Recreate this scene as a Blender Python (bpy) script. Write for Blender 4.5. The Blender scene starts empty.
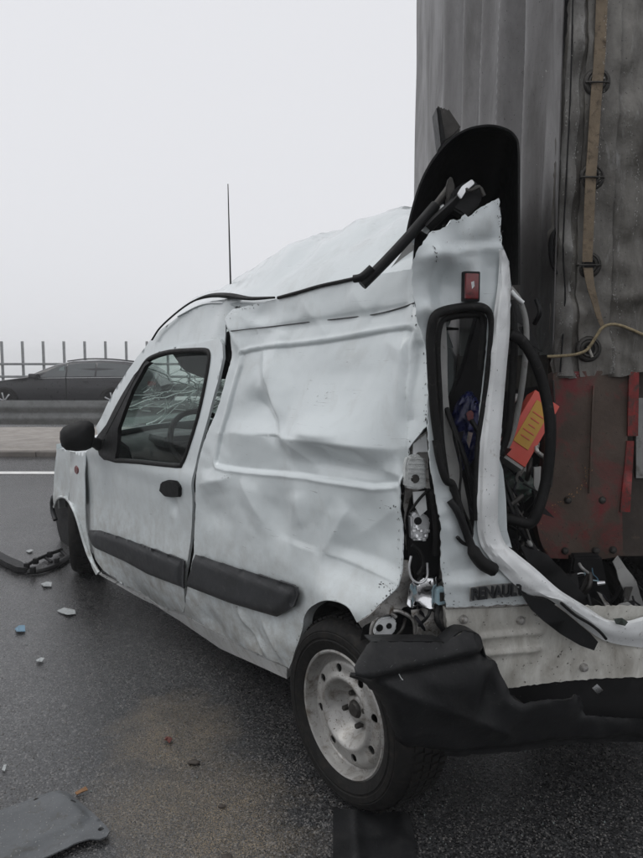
import bpy, bmesh, math, random
import numpy as np
from mathutils import Vector, Matrix, noise
from mathutils.geometry import delaunay_2d_cdt

random.seed(7)
SC = bpy.context.scene
COL = SC.collection
R = math.radians

# ------------------------------------------------------------------ camera
PW, PH, FPX, YH, CZ = 643.0, 858.0, 693.0, 358.0, 1.38
PITCH = math.atan((PH / 2 - YH) / FPX)
cam = bpy.data.cameras.new('camera')
cam.sensor_fit = 'VERTICAL'; cam.sensor_height = 24.0; cam.lens = 24.0 * FPX / PH
cam.clip_start = 0.05; cam.clip_end = 4000
camo = bpy.data.objects.new('camera', cam); COL.objects.link(camo)
camo.location = (0, 0, CZ); camo.rotation_euler = (R(90) - PITCH, 0, 0)
SC.camera = camo

# ------------------------------------------------------------------ sky, sun, exposure
SUN_EL, SUN_AZ = R(60), R(-95)          # azimuth clockwise from +Y
w = bpy.data.worlds.new('World'); SC.world = w; w.use_nodes = True
nt = w.node_tree; nt.nodes.clear()
sky = nt.nodes.new('ShaderNodeTexSky'); sky.sky_type = 'NISHITA'; sky.sun_disc = False
sky.sun_elevation = SUN_EL; sky.sun_rotation = SUN_AZ; sky.dust_density = 6.0; sky.air_density = 1.0
hs = nt.nodes.new('ShaderNodeHueSaturation'); hs.inputs['Saturation'].default_value = 0.12
mx = nt.nodes.new('ShaderNodeMix'); mx.data_type = 'RGBA'; mx.inputs[0].default_value = 0.12
mx.inputs[6].default_value = (8.0, 8.08, 8.45, 1)      # even overcast
bg = nt.nodes.new('ShaderNodeBackground'); bg.inputs[1].default_value = 0.1
wo = nt.nodes.new('ShaderNodeOutputWorld')
nt.links.new(sky.outputs[0], hs.inputs['Color']); nt.links.new(hs.outputs[0], mx.inputs[7])
nt.links.new(mx.outputs[2], bg.inputs[0]); nt.links.new(bg.outputs[0], wo.inputs[0])

sl = bpy.data.lights.new('sun', 'SUN'); sl.energy = 0.6; sl.angle = R(40); sl.color = (1, 0.985, 0.96)
so = bpy.data.objects.new('sun', sl); COL.objects.link(so)
sd = Vector((math.sin(SUN_AZ) * math.cos(SUN_EL), math.cos(SUN_AZ) * math.cos(SUN_EL), math.sin(SUN_EL)))
so.rotation_euler = sd.to_track_quat('Z', 'Y').to_euler()

SC.view_settings.view_transform = 'Standard'; SC.view_settings.look = 'None'
SC.view_settings.exposure = 0.1; SC.view_settings.gamma = 1.0
cy = SC.cycles
cy.max_bounces = 8; cy.diffuse_bounces = 3; cy.glossy_bounces = 3; cy.transmission_bounces = 6
cy.transparent_max_bounces = 16; cy.volume_bounces = 3
cy.use_denoising = True
try:
    cy.denoiser = 'OPENIMAGEDENOISE'
except Exception:
    pass
cy.caustics_reflective = False; cy.caustics_refractive = False

# ------------------------------------------------------------------ photo geometry
FW = Vector((0, math.cos(PITCH), -math.sin(PITCH)))
UP = Vector((0, math.sin(PITCH), math.cos(PITCH)))
RT = Vector((1, 0, 0))
CAM = Vector((0, 0, CZ))
ZUP = Vector((0, 0, 1))

def ray(x, y):
    return (FW * FPX + RT * (x - 321.5) + UP * (429.0 - y)).normalized()

def gnd(x, y, z=0.0):
    d = ray(x, y); t = (z - CZ) / d.z
    return CAM + d * t

def atY(x, y, Y):
    d = ray(x, y); return CAM + d * (Y / d.y)

class Surf:
    """height field h(a,b) over the plane O + a*A + b*B, along N"""
    def __init__(s, O, A, B, N, h=None):
        s.O, s.A, s.B, s.N = Vector(O), Vector(A).normalized(), Vector(B).normalized(), Vector(N).normalized()
        s.h = h or (lambda a, b: 0.0)
        s.flip = s.A.cross(s.B).dot(s.N) < 0
    def ab0(s, x, y, c=0.0):
        d = ray(x, y); t = (s.O + s.N * c - CAM).dot(s.N) / d.dot(s.N)
        q = CAM + d * t - s.O
        return q.dot(s.A), q.dot(s.B)
    def hit(s, x, y, off=0.0):
        c = off
        for _ in range(24):
            a, b = s.ab0(x, y, c)
            c += 0.6 * (s.h(a, b) + off - c)
        return a, b
    def pt(s, a, b, off=0.0):
        return s.O + s.A * a + s.B * b + s.N * (s.h(a, b) + off)
    def P(s, x, y, off=0.0):
        a, b = s.hit(x, y, off); return s.pt(a, b, off)
    def with_h(s, h):
        return Surf(s.O, s.A, s.B, s.N, h)

# van frame: u forward along the left flank, v to the right (into the van), z up
VO = gnd(347, 804); _f = gnd(86, 592) - VO; _f.z = 0
VF = _f.normalized(); VR = Vector((VF.y, -VF.x, 0))
def V(u, v, z):
    return VO + VF * u + VR * v + ZUP * z

# ------------------------------------------------------------------ helpers
def catmull(pts, n=6, closed=False):
    P = [Vector(p) for p in pts]; m = len(P); out = []
    rng = range(m) if closed else range(m - 1)
    for i in rng:
        p0 = P[(i - 1) % m] if (closed or i > 0) else P[i] * 2 - P[i + 1]
        p1 = P[i]; p2 = P[(i + 1) % m]
        p3 = P[(i + 2) % m] if (closed or i + 2 < m) else p2 * 2 - p1
        for k in range(n):
            t = k / n
            out.append(0.5 * ((2 * p1) + (p2 - p0) * t + (2 * p0 - 5 * p1 + 4 * p2 - p3) * t * t + (3 * p1 - p0 - 3 * p2 + p3) * t ** 3))
    if not closed:
        out.append(P[-1])
    return out

def wmat(o):
    m = Matrix.LocRotScale(o.location, o.rotation_euler, o.scale)
    return wmat(o.parent) @ m if o.parent else m

def mk(name, verts, faces, mat, parent=None, smooth=True, base=None, sharp=None):
    """one mesh object from world-space vertices"""
    me = bpy.data.meshes.new(name)
    o = bpy.data.objects.new(name, me); COL.objects.link(o)
    if parent is not None:
        o.parent = parent; inv = wmat(parent).inverted()
        vs = [inv @ Vector(p) for p in verts]
    elif base is not None:
        o.location = base; vs = [Vector(p) - Vector(base) for p in verts]
    else:
        vs = verts
    me.from_pydata([tuple(p) for p in vs], [], faces)
    if isinstance(mat, (list, tuple)):
        for m in mat: me.materials.append(m)
    else:
        me.materials.append(mat)
    if smooth:
        me.polygons.foreach_set('use_smooth', [True] * len(me.polygons))
        if sharp is not None:
            me.set_sharp_from_angle(angle=R(sharp))
    me.update()
    return o

def from_bm(name, bm, mat, parent=None, smooth=True, sharp=35, base=None):
    bm.verts.index_update()
    vs = [v.co.copy() for v in bm.verts]; fs = [[v.index for v in f.verts] for f in bm.faces]
    bm.free()
    return mk(name, vs, fs, mat, parent, smooth, base, sharp)

def empty(name, loc, label=None, cat=None, group=None, rz=0.0, kind=None):
    o = bpy.data.objects.new(name, None); COL.objects.link(o)
    o.location = loc; o.rotation_euler = (0, 0, rz); o.empty_display_size = 0.1
    return tag(o, label, cat, group, kind)

def tag(o, label=None, cat=None, group=None, kind=None):
    if label: o['label'] = label
    if cat: o['category'] = cat
    if group: o['group'] = group
    if kind: o['kind'] = kind
    return o

def inpoly(pts, poly):
    x, y = pts[:, 0], pts[:, 1]; res = np.zeros(len(pts), bool); n = len(poly)
    for i in range(n):
        x1, y1 = poly[i]; x2, y2 = poly[(i + 1) % n]
        if y1 == y2: continue
        c = ((y1 > y) != (y2 > y)) & (x < (x2 - x1) * (y - y1) / (y2 - y1) + x1)
        res ^= c
    return res

def segdist(pts, poly):
    d = np.full(len(pts), 1e9)
    for i in range(len(poly)):
        a = np.array(poly[i]); b = np.array(poly[(i + 1) % len(poly)]); ab = b - a
        t = np.clip(((pts - a) @ ab) / (ab @ ab + 1e-12), 0, 1)
        d = np.minimum(d, np.linalg.norm(pts - (a + t[:, None] * ab), axis=1))
    return d

def densify(poly, res, jag=0.0, seed=0):
    out = []; rn = random.Random(seed)
    for i in range(len(poly)):
        a = poly[i]; b = poly[(i + 1) % len(poly)]
        L = math.hypot(b[0] - a[0], b[1] - a[1]); n = max(1, int(round(L / res)))
        for k in range(n):
            t = k / n
            x = a[0] + (b[0] - a[0]) * t; y = a[1] + (b[1] - a[1]) * t
            if jag and k:
                x += rn.uniform(-jag, jag); y += rn.uniform(-jag, jag)
            out.append((x, y))
    return out

def tri_region(outer, holes, res, extra=None):
    pts = list(outer); edges = [(i, (i + 1) % len(outer)) for i in range(len(outer))]
    for h in holes:
        s = len(pts); pts += h; edges += [(s + i, s + (i + 1) % len(h)) for i in range(len(h))]
    o = np.array(outer); lo, hi = o.min(0), o.max(0); g = []
    ny = int((hi[1] - lo[1]) / (res * 0.866)) + 1; nx = int((hi[0] - lo[0]) / res) + 2
    for j in range(ny):
        for i in range(nx):
            g.append((lo[0] + (i + 0.5 * (j % 2)) * res, lo[1] + j * res * 0.866))
    g = np.array(g)
    if len(g):
        m = inpoly(g, outer)
        for h in holes: m &= ~inpoly(g, h)
        g = g[m]
    if len(g):
        d = segdist(g, outer)
        for h in holes: d = np.minimum(d, segdist(g, h))
        g = g[d > res * 0.45]
        if extra is not None and len(extra):
            ex = np.array(extra); m = inpoly(ex, outer)
            for h in holes: m &= ~inpoly(ex, h)
            ex = ex[m]; ex = ex[segdist(ex, outer) > .003]
            keep = [np.min(np.abs(ex - q).max(1)) > res * .55 for q in g]
            g = np.concatenate([g[np.array(keep)], ex])
        pts += [tuple(q) for q in g]
    vs, _, fs, *_ = delaunay_2d_cdt([Vector(p) for p in pts], edges, [], 0, 1e-7)
    va = np.array([tuple(v) for v in vs]); fa = np.array([list(f) for f in fs if len(f) == 3])
    cen = va[fa].mean(1); m = inpoly(cen, outer)
    for h in holes: m &= ~inpoly(cen, h)
    fa = fa[m]
    q = va[fa]; area = (q[:, 1, 0] - q[:, 0, 0]) * (q[:, 2, 1] - q[:, 0, 1]) - (q[:, 1, 1] - q[:, 0, 1]) * (q[:, 2, 0] - q[:, 0, 0])
    fa = fa[np.abs(area) > 1e-10]; area = area[np.abs(area) > 1e-10]
    fa[area < 0] = fa[area < 0][:, ::-1]
    return va, fa

def sheet_mesh(name, va, fa, surf, mat, parent, thick, off=0.0, base=None):
    front = [surf.pt(a, b, off) for a, b in va]
    n = len(front)
    # normals for the back face
    if surf.flip: fa = fa[:, ::-1]
    fr = np.array([tuple(p) for p in front])
    fn = np.cross(fr[fa[:, 1]] - fr[fa[:, 0]], fr[fa[:, 2]] - fr[fa[:, 0]])
    vn = np.zeros((n, 3))
    for k in range(3): np.add.at(vn, fa[:, k], fn)
    vn /= np.linalg.norm(vn, axis=1)[:, None] + 1e-12
    bk = fr - vn * thick
    ec = {}
    for t in fa:
        for k in range(3):
            e = (int(t[k]), int(t[(k + 1) % 3])); ec[e] = 1
    rim = [e for e in ec if (e[1], e[0]) not in ec]
    verts = list(map(tuple, fr)) + list(map(tuple, bk)); faces = [list(map(int, t)) for t in fa] + [[int(t[2]) + n, int(t[1]) + n, int(t[0]) + n] for t in fa]
    idx = {}
    def rv(i, back):
        key = (i, back)
        if key not in idx:
            idx[key] = len(verts); verts.append(tuple(bk[i] if back else fr[i]))
        return idx[key]
    for a, b in rim:
        faces.append([rv(b, 0), rv(a, 0), rv(a, 1), rv(b, 1)])
    return mk(name, verts, faces, mat, parent, True, base)

def panel(name, mat, parent, surf, outer, holes=(), res=0.025, thick=0.003, off=0.0, jag=0.0, smooth_out=False, smooth_holes=False, base=None, ab=False, extra=None):
    def conv(p, sm):
        if sm: p = [tuple(q)[:2] for q in catmull([Vector((x, y, 0)) for x, y in p], 4, True)]
        return [tuple(p_) for p_ in p] if ab else [surf.hit(x, y, off) for x, y in p]
    oo = densify(conv(outer, smooth_out), res, jag, len(name))
    hh = [densify(conv(h, smooth_holes), res, jag * 0.5, 3) for h in holes]
    va, fa = tri_region(oo, hh, res, extra)
    return sheet_mesh(name, va, fa, surf, mat, parent, thick, off, base)

def tube(name, pts, rad, mat, parent=None, n=8, seg=5, closed=False, flat=1.0, upv=None, base=None, caps=True):
    C = catmull(pts, seg, closed) if seg > 1 else [Vector(p) for p in pts]
    m = len(C); verts = []; faces = []
    rr = rad if callable(rad) else (lambda t: rad)
    prev = None
    for i, c in enumerate(C):
        if closed: t = C[(i + 1) % m] - C[i - 1]
        else: t = C[min(i + 1, m - 1)] - C[max(i - 1, 0)]
        if t.length < 1e-9: t = Vector((0, 0, 1))
        t.normalize()
        if prev is None:
            ref = Vector(upv) if upv is not None else (ZUP if abs(t.z) < 0.9 else Vector((1, 0, 0)))
        else: ref = prev
        if upv is not None: ref = Vector(upv)
        nrm = ref - t * ref.dot(t)
        if nrm.length < 1e-6: nrm = Vector((1, 0, 0)) - t * t.x
        nrm.normalize(); prev = nrm; bi = t.cross(nrm)
        r = rr(i / max(1, m - 1))
        for k in range(n):
            a = 2 * math.pi * (k + 0.5) / n
            verts.append(c + nrm * (math.cos(a) * r * flat) + bi * (math.sin(a) * r))
    L = m if closed else m - 1
    for i in range(L):
        j = (i + 1) % m
        for k in range(n):
            k2 = (k + 1) % n
            faces.append([i * n + k, i * n + k2, j * n + k2, j * n + k])
    if not closed and caps:
        faces.append(list(range(n))[::-1]); faces.append([(m - 1) * n + k for k in range(n)])
    return mk(name, verts, faces, mat, parent, True, base, 50 if n <= 5 else 70)

def box(name, c, A, B, Cc, mat, parent=None, bev=0.0, base=None, seg=2, jit=0.0):
    """box centred at c with full-size axis vectors A, B, Cc"""
    bm = bmesh.new(); A, B, Cc, c = Vector(A), Vector(B), Vector(Cc), Vector(c)
    vs = []
    for i in (-.5, .5):
        for j in (-.5, .5):
            for k in (-.5, .5):
                q = c + A * i + B * j + Cc * k
                if jit: q += Vector((random.uniform(-jit, jit), random.uniform(-jit, jit), random.uniform(-jit, jit)))
                vs.append(bm.verts.new(q))
    for f in ((0, 1, 3, 2), (4, 6, 7, 5), (0, 4, 5, 1), (2, 3, 7, 6), (0, 2, 6, 4), (1, 5, 7, 3)):
        bm.faces.new([vs[i] for i in f])
    bmesh.ops.recalc_face_normals(bm, faces=bm.faces)
    if bev:
        bmesh.ops.bevel(bm, geom=list(bm.edges), offset=bev, segments=seg, affect='EDGES', profile=0.6)
    return from_bm(name, bm, mat, parent, True, 40, base)

def prism(name, poly, depthv, mat, parent=None, bev=0.0, base=None):
    """closed polygon (world points) extruded by depthv"""
    bm = bmesh.new(); P = [Vector(p) for p in poly]; D = Vector(depthv)
    a = [bm.verts.new(p) for p in P]; b = [bm.verts.new(p + D) for p in P]
    bm.faces.new(a); bm.faces.new(b[::-1]); n = len(P)
    for i in range(n): bm.faces.new([a[i], b[i], b[(i + 1) % n], a[(i + 1) % n]])
    bmesh.ops.recalc_face_normals(bm, faces=bm.faces)
    if bev: bmesh.ops.bevel(bm, geom=list(bm.edges), offset=bev, segments=2, affect='EDGES')
    return from_bm(name, bm, mat, parent, True, 35, base)

def lathe(name, prof, c, axis, mat, parent=None, n=48, sharp=35, ref=None, base=None):
    """profile [(r, x)] turned about axis through c"""
    ax = Vector(axis).normalized(); e1 = (ZUP if abs(ax.z) < .9 else Vector((1, 0, 0))); e1 = (e1 - ax * e1.dot(ax)).normalized(); e2 = ax.cross(e1)
    verts = []; faces = []; m = len(prof); c = Vector(c)
    for r, x in prof:
        for k in range(n):
            a = 2 * math.pi * k / n
            verts.append(c + ax * x + e1 * (math.cos(a) * r) + e2 * (math.sin(a) * r))
    for i in range(m - 1):
        for k in range(n):
            k2 = (k + 1) % n
            faces.append([i * n + k, i * n + k2, (i + 1) * n + k2, (i + 1) * n + k])
    return mk(name, verts, faces, mat, parent, True, base, sharp)

def loft(name, rows, mat, parent=None, thick=0.0, base=None, sharp=None):
    m, n = len(rows), len(rows[0]); verts = [Vector(p) for r in rows for p in r]; faces = []
    for i in range(m - 1):
        for j in range(n - 1):
            faces.append([i * n + j, i * n + j + 1, (i + 1) * n + j + 1, (i + 1) * n + j])
    if thick:
        va = np.array([tuple(v) for v in verts]).reshape(m, n, 3)
        du = np.gradient(va, axis=0); dv = np.gradient(va, axis=1); nn = np.cross(du, dv); nn /= np.linalg.norm(nn, axis=2)[..., None] + 1e-12
        bk = (va + nn * thick).reshape(-1, 3); s = m * n
        verts += [Vector(p) for p in bk]; faces += [[i + s for i in f[::-1]] for f in faces]
        bd = [j for j in range(n)] + [i * n + n - 1 for i in range(1, m)] + [(m - 1) * n + j for j in range(n - 2, -1, -1)] + [i * n for i in range(m - 2, 0, -1)]
        for q in range(len(bd)):
            a, b = bd[q], bd[(q + 1) % len(bd)]
            faces.append([a, b, b + s, a + s])
        sharp = sharp or 60
    return mk(name, verts, faces, mat, parent, True, base, sharp)

# ------------------------------------------------------------------ materials
class NB:
    def __init__(s, name):
        s.m = bpy.data.materials.new(name); s.m.use_nodes = True; s.t = s.m.node_tree
        s.b = s.t.nodes['Principled BSDF']; s.out = s.t.nodes['Material Output']
        s.co = s.t.nodes.new('ShaderNodeTexCoord').outputs['Object']
    def n(s, t, **kw):
        nd = s.t.nodes.new('ShaderNode' + t)
        for k, v in kw.items(): setattr(nd, k, v)
        return nd
    def L(s, a, b): s.t.links.new(a, b)
    def scaled(s, sc):
        mp = s.n('Mapping'); mp.inputs['Scale'].default_value = sc; s.L(s.co, mp.inputs[0]); return mp.outputs[0]
    def noise(s, scale, detail=4, rough=.55, co=None, dist=0.0):
        q = s.n('TexNoise'); q.inputs['Scale'].default_value = scale; q.inputs['Detail'].default_value = detail
        q.inputs['Roughness'].default_value = rough; q.inputs['Distortion'].default_value = dist
        s.L(co or s.co, q.inputs['Vector']); return q.outputs['Fac']
    def voro(s, scale, feature='F1', out='Distance', co=None):
        q = s.n('TexVoronoi', feature=feature); q.inputs['Scale'].default_value = scale; s.L(co or s.co, q.inputs['Vector']); return q.outputs[out]
    def ramp(s, fac, p0, p1, c0=(0, 0, 0, 1), c1=(1, 1, 1, 1)):
        q = s.n('ValToRGB'); q.color_ramp.elements[0].position = p0; q.color_ramp.elements[1].position = p1
        q.color_ramp.elements[0].color = c0 if len(c0) == 4 else (*c0, 1); q.color_ramp.elements[1].color = c1 if len(c1) == 4 else (*c1, 1)
        s.L(fac, q.inputs[0]); return q.outputs[0]
    def mix(s, fac, a, b, mode='MIX'):
        q = s.n('Mix', data_type='RGBA', blend_type=mode)
        for v, i in ((fac, 0), (a, 6), (b, 7)):
            if isinstance(v, (int, float)): q.inputs[i].default_value = v
            elif isinstance(v, (tuple, list)): q.inputs[i].default_value = v if len(v) == 4 else (*v, 1)
            else: s.L(v, q.inputs[i])
        return q.outputs[2]
    def math(s, op, a, b=0.0):
        q = s.n('Math', operation=op)
        for v, i in ((a, 0), (b, 1)):
            if isinstance(v, (int, float)): q.inputs[i].default_value = v
            else: s.L(v, q.inputs[i])
        return q.outputs[0]
    def bump(s, h, strength=.3, dist=.01, prev=None):
        q = s.n('Bump'); q.inputs['Strength'].default_value = strength; q.inputs['Distance'].default_value = dist
        s.L(h, q.inputs['Height'])
        if prev is not None: s.L(prev, q.inputs['Normal'])
        s.L(q.outputs[0], s.b.inputs['Normal']); return q.outputs[0]
    def set(s, **kw):
        for k, v in kw.items():
            i = s.b.inputs[k.replace('_', ' ')]
            if isinstance(v, (int, float)): i.default_value = v
            elif isinstance(v, (tuple, list)): i.default_value = v if len(v) == 4 else (*v, 1)
            else: s.L(v, i)
        return s

def simple(name, col, rough=.5, metal=0.0, var=.25, scale=12, bump=.0, bscale=60, coat=0.0, grime=None, gthr=(.55, .75), dots=None, spec=.5):
    q = NB(name)
    c2 = tuple(max(0, x * (1 - var)) for x in col); c1 = tuple(min(1, x * (1 + var * .5)) for x in col)
    c = q.mix(q.ramp(q.noise(scale, 5, .6), .3, .7), c2, c1)
    if grime: c = q.mix(q.ramp(q.noise(scale * 2.3, 7, .7, dist=.6), *gthr), c, grime)
    if dots: c = q.mix(q.ramp(q.noise(160, 2, .5), .66, .72), c, dots)
    r = q.ramp(q.noise(scale * 3, 4), .2, .8, (rough * .8,) * 3, (min(1, rough * 1.2),) * 3)
    q.set(Base_Color=c, Roughness=r, Metallic=metal, Coat_Weight=coat, Coat_Roughness=.08, Specular_IOR_Level=spec)
    if bump: q.bump(q.noise(bscale, 4, .6), bump, .004)
    return q.m

def paint():
    q = NB('white_paint')
    base = q.mix(q.ramp(q.noise(3, 4), .3, .7), (.585, .635, .645), (.65, .70, .71))
    streak = q.noise(6, 8, .72, q.scaled((1, 1, .55)), .6)
    c = q.mix(q.math('MULTIPLY', q.ramp(streak, .52, .80), .38), base, (.30, .285, .25))          # washed-down road film
    sep = q.n('SeparateXYZ'); q.L(q.co, sep.inputs[0])
    low = q.n('MapRange'); low.inputs[1].default_value = .85; low.inputs[2].default_value = .2; q.L(sep.outputs[2], low.inputs[0])
    spl = q.math('MULTIPLY', low.outputs[0], q.ramp(q.noise(14, 8, .75), .38, .66))
    c = q.mix(q.math('MULTIPLY', spl, .8), c, (.22, .19, .145))                                  # mud thrown up off the road
    scr = q.noise(5, 3, .5, q.scaled((2.2, 2.2, 46)), 1.2)
    c = q.mix(q.math('MULTIPLY', q.ramp(scr, .70, .73), .55), c, (.16, .16, .165))               # scratches
    sp = q.ramp(q.voro(70), .02, .05, (1, 1, 1, 1), (0, 0, 0, 1))
    c = q.mix(q.math('MULTIPLY', sp, q.ramp(q.noise(4), .5, .6)), c, (.1, .095, .08))
    q.set(Base_Color=c, Roughness=q.ramp(streak, .4, .8, (.28,) * 3, (.5,) * 3), Coat_Weight=.8, Coat_Roughness=.16)
    q.bump(q.noise(26, 4, .6), .05, .01)
    return q.m

def dirty_white(name, c0, c1, dirt, lo=.4, hi=.7):
    q = NB(name)
    c = q.mix(q.ramp(q.noise(5, 5), .3, .7), c0, c1)
    c = q.mix(q.math('MULTIPLY', q.ramp(q.noise(12, 8, .72, q.scaled((1, 1, .5)), .5), lo, hi), .8), c, dirt)
    c = q.mix(q.ramp(q.noise(70, 3), .66, .72), c, (.07, .06, .05))
    q.set(Base_Color=c, Roughness=.5, Coat_Weight=.15)
    q.bump(q.noise(40, 4), .12, .006)
    return q.m

def asphalt():
    q = NB('wet_asphalt')
    cell = q.n('TexVoronoi', feature='F1'); cell.inputs['Scale'].default_value = 210; q.L(q.co, cell.inputs['Vector'])
    sc = q.n('SeparateColor'); q.L(cell.outputs['Color'], sc.inputs[0])
    stone = q.ramp(q.math('POWER', sc.outputs[0], 2.4), .0, 1.0, (.003, .0032, .0036), (.125, .127, .132))
    big = q.voro(420, out='Color'); sb = q.n('SeparateColor'); q.L(big, sb.inputs[0])
    c = q.mix(.35, stone, q.ramp(sb.outputs[1], .2, 1, (.005, .005, .0055), (.05, .05, .05)))
    pale = q.ramp(sc.outputs[1], .89, .93)
    c = q.mix(q.math('MULTIPLY', pale, .7), c, (.26, .25, .24))
    patch = q.noise(.9, 5, .6)
    c = q.mix(q.ramp(patch, .35, .65), q.mix(.5, c, (.006, .0063, .007)), c)
    # spilled sand: patch of its own shape around the near tyre
    sep = q.n('SeparateXYZ'); q.L(q.co, sep.inputs[0])
    def blob(x, y, rx, ry):
        dx = q.math('DIVIDE', q.math('SUBTRACT', sep.outputs[0], x), rx); dy = q.math('DIVIDE', q.math('SUBTRACT', sep.outputs[1], y), ry)
        d = q.math('ADD', q.math('MULTIPLY', dx, dx), q.math('MULTIPLY', dy, dy))
        return q.math('SUBTRACT', 1.0, q.math('MINIMUM', d, 1.0))
    b1 = gnd(190, 800); b2 = gnd(150, 770); b3 = gnd(215, 850); b4 = gnd(170, 732)
    s = q.math('MAXIMUM', q.math('MAXIMUM', blob(b1.x, b1.y, .46, .34), blob(b3.x, b3.y, .36, .24)), blob(b4.x, b4.y, .30, .40))
    sn = q.ramp(q.math('ADD', q.math('MULTIPLY', s, .75), q.math('MULTIPLY', q.math('SUBTRACT', q.noise(5, 7, .7, None, .5), .5), 1.5)), .22, .85)
    grain = q.math('MULTIPLY', q.ramp(q.noise(260, 2, .6), .44, .58), q.ramp(sb.outputs[2], .3, .5))
    sand = q.math('MULTIPLY', sn, grain)
    c = q.mix(q.math('MULTIPLY', sand, .95), c, (.30, .23, .14))
    wet = q.ramp(q.noise(1.3, 6, .62), .36, .62)
    ro = q.mix(wet, (.20,) * 3, (.36,) * 3)
    ro = q.mix(.6, ro, q.ramp(sc.outputs[2], 0, 1, (.12,) * 3, (.55,) * 3))
    ro = q.mix(sand, ro, (.85,) * 3)
    q.set(Base_Color=c, Roughness=ro, Specular_IOR_Level=.9)
    p = q.bump(sc.outputs[1], .16, .004)
    q.bump(q.math('SUBTRACT', 1.0, q.voro(210)), .22, .004, p)
    return q.m

def tarp(name, c0, c1, dirt, scuff=.35, bs=.5):
    q = NB(name)
    c = q.mix(q.ramp(q.noise(2.2, 5, .6), .3, .7), c0, c1)
    st = q.noise(3.4, 7, .7, q.scaled((1.1, 1.1, .35)), .4)
    c = q.mix(q.math('MULTIPLY', q.ramp(st, .40, .64), .85), c, dirt)
    s2 = q.noise(6, 8, .75, q.scaled((2.2, 2.2, .5)), 1.0)
    c = q.mix(q.math('MULTIPLY', q.ramp(s2, .57, .70), scuff), c, (.34, .34, .33))
    c = q.mix(q.ramp(q.noise(120, 2), .68, .73), c, (.04, .038, .034))
    q.set(Base_Color=c, Roughness=q.ramp(st, .3, .8, (.33,) * 3, (.6,) * 3), Specular_IOR_Level=.45)
    p = q.bump(q.noise(7, 6, .6), bs, .02)
    q.bump(q.noise(420, 2), .12, .001, p)
    return q.m

def rusty():
    q = NB('worn_red_steel')
    c = q.mix(q.ramp(q.noise(7, 6, .7), .35, .65), (.055, .036, .026), (.085, .06, .045))
    c = q.mix(q.ramp(q.noise(5.5, 5, .65, None, .5), .47, .63), c, (.15, .02, .022))
    c = q.mix(q.ramp(q.noise(13, 8, .75, q.scaled((1, 1, .6))), .63, .70), c, (.17, .095, .05))
    c = q.mix(q.ramp(q.noise(90, 3), .66, .74), c, (.02, .016, .013))
    q.set(Base_Color=c, Roughness=.62)
    q.bump(q.noise(45, 6, .7), .35, .006)
    return q.m

def glass(name, tint, spec=.5, rough=.02):
    q = NB(name); t = q.t
    tr = q.n('BsdfTransparent'); tr.inputs[0].default_value = (*tint, 1)
    gl = q.n('BsdfGlossy'); gl.inputs[1].default_value = rough; gl.inputs[0].default_value = (1, 1, 1, 1)
    fr = q.n('Fresnel'); fr.inputs[0].default_value = 1.45
    mxs = q.n('MixShader'); q.L(q.math('MULTIPLY', fr.outputs[0], spec), mxs.inputs[0]); q.L(tr.outputs[0], mxs.inputs[1]); q.L(gl.outputs[0], mxs.inputs[2])
    q.L(mxs.outputs[0], q.out.inputs[0]); return q.m

M = {}
M['paint'] = paint()
M['litwhite'] = simple('lit_white_paint', (.80, .82, .82), .3, 0, .1, 12, .06, 40, .6, (.45, .44, .42), (.60, .74))  # whiter copy of the body paint, for the flange's light-catching face
M['rearwhite'] = dirty_white('soiled_white_paint', (.56, .555, .51), (.66, .65, .60), (.20, .175, .14), .42, .76)
M['rearskin'] = dirty_white('splashed_white_paint', (.60, .61, .60), (.68, .69, .68), (.25, .23, .19), .48, .78)
M['bare'] = simple('bare_sheet_metal', (.42, .41, .39), .4, .5, .4, 20, .2, 60, 0, (.10, .08, .06), (.5, .65))
M['black'] = simple('black_plastic', (.009, .0092, .0098), .5, 0, .4, 14, .15, 120, 0, (.025, .024, .022), (.58, .75), spec=.22)
M['bump'] = simple('scuffed_bumper_plastic', (.010, .0105, .0115), .42, 0, .4, 9, .25, 90, 0, (.02, .02, .02), (.5, .7), spec=.3)
M['mould'] = simple('grey_black_moulding', (.02, .0215, .024), .5, 0, .3, 10, .15, 200, 0, (.055, .055, .052), (.56, .75))
M['rubber'] = simple('black_rubber', (.008, .008, .008), .6, 0, .3, 20, .1, 80, 0, (.04, .038, .035), (.58, .72), spec=.22)
M['tyre'] = simple('tyre_rubber', (.0085, .0083, .008), .75, 0, .35, 16, .2, 90, 0, (.022, .019, .016), (.5, .7), spec=.22)
M['dark'] = simple('dark_trim', (.011, .011, .0115), .65, 0, .3, 9, .1, 60, spec=.22)
M['dashgrey'] = simple('grey_dash_plastic', (.05, .052, .054), .55, 0, .3, 9, .1, 90)
M['darkcloth'] = simple('dark_cloth', (.012, .012, .016), .9, 0, .4, 14, .3, 60, spec=.22)
M['grey'] = simple('grey_plastic', (.105, .112, .118), .55, 0, .22, 10, .15, 160, 0, (.07, .066, .058), (.55, .72), (.28, .28, .27))
M['greytrim'] = simple('light_grey_trim', (.30, .30, .29), .6, 0, .25, 8, .1, 60, 0, (.12, .11, .1), (.56, .72))
M['rim'] = simple('silver_wheel_steel', (.38, .375, .36), .4, .4, .35, 8, .2, 70, .05, (.10, .078, .055), (.50, .72), (.06, .045, .03))
M['galv'] = simple('galvanised_steel', (.30, .31, .315), .5, .4, .2, 6, .05, 30, 0, (.18, .175, .17), (.5, .75))
M['rail'] = simple('weathered_guardrail_zinc', (.165, .17, .168), .55, .3, .25, 6, .05, 30, 0, (.09, .09, .085), (.5, .75))
M['conc'] = simple('weathered_concrete', (.31, .285, .26), .8, 0, .25, 3, .2, 50, 0, (.2, .18, .155), (.5, .72))
M['kerb'] = simple('kerb_concrete', (.15, .135, .12), .75, 0, .3, 5, .2, 50)  # tone darkened to carry the shade on the kerb face
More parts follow.
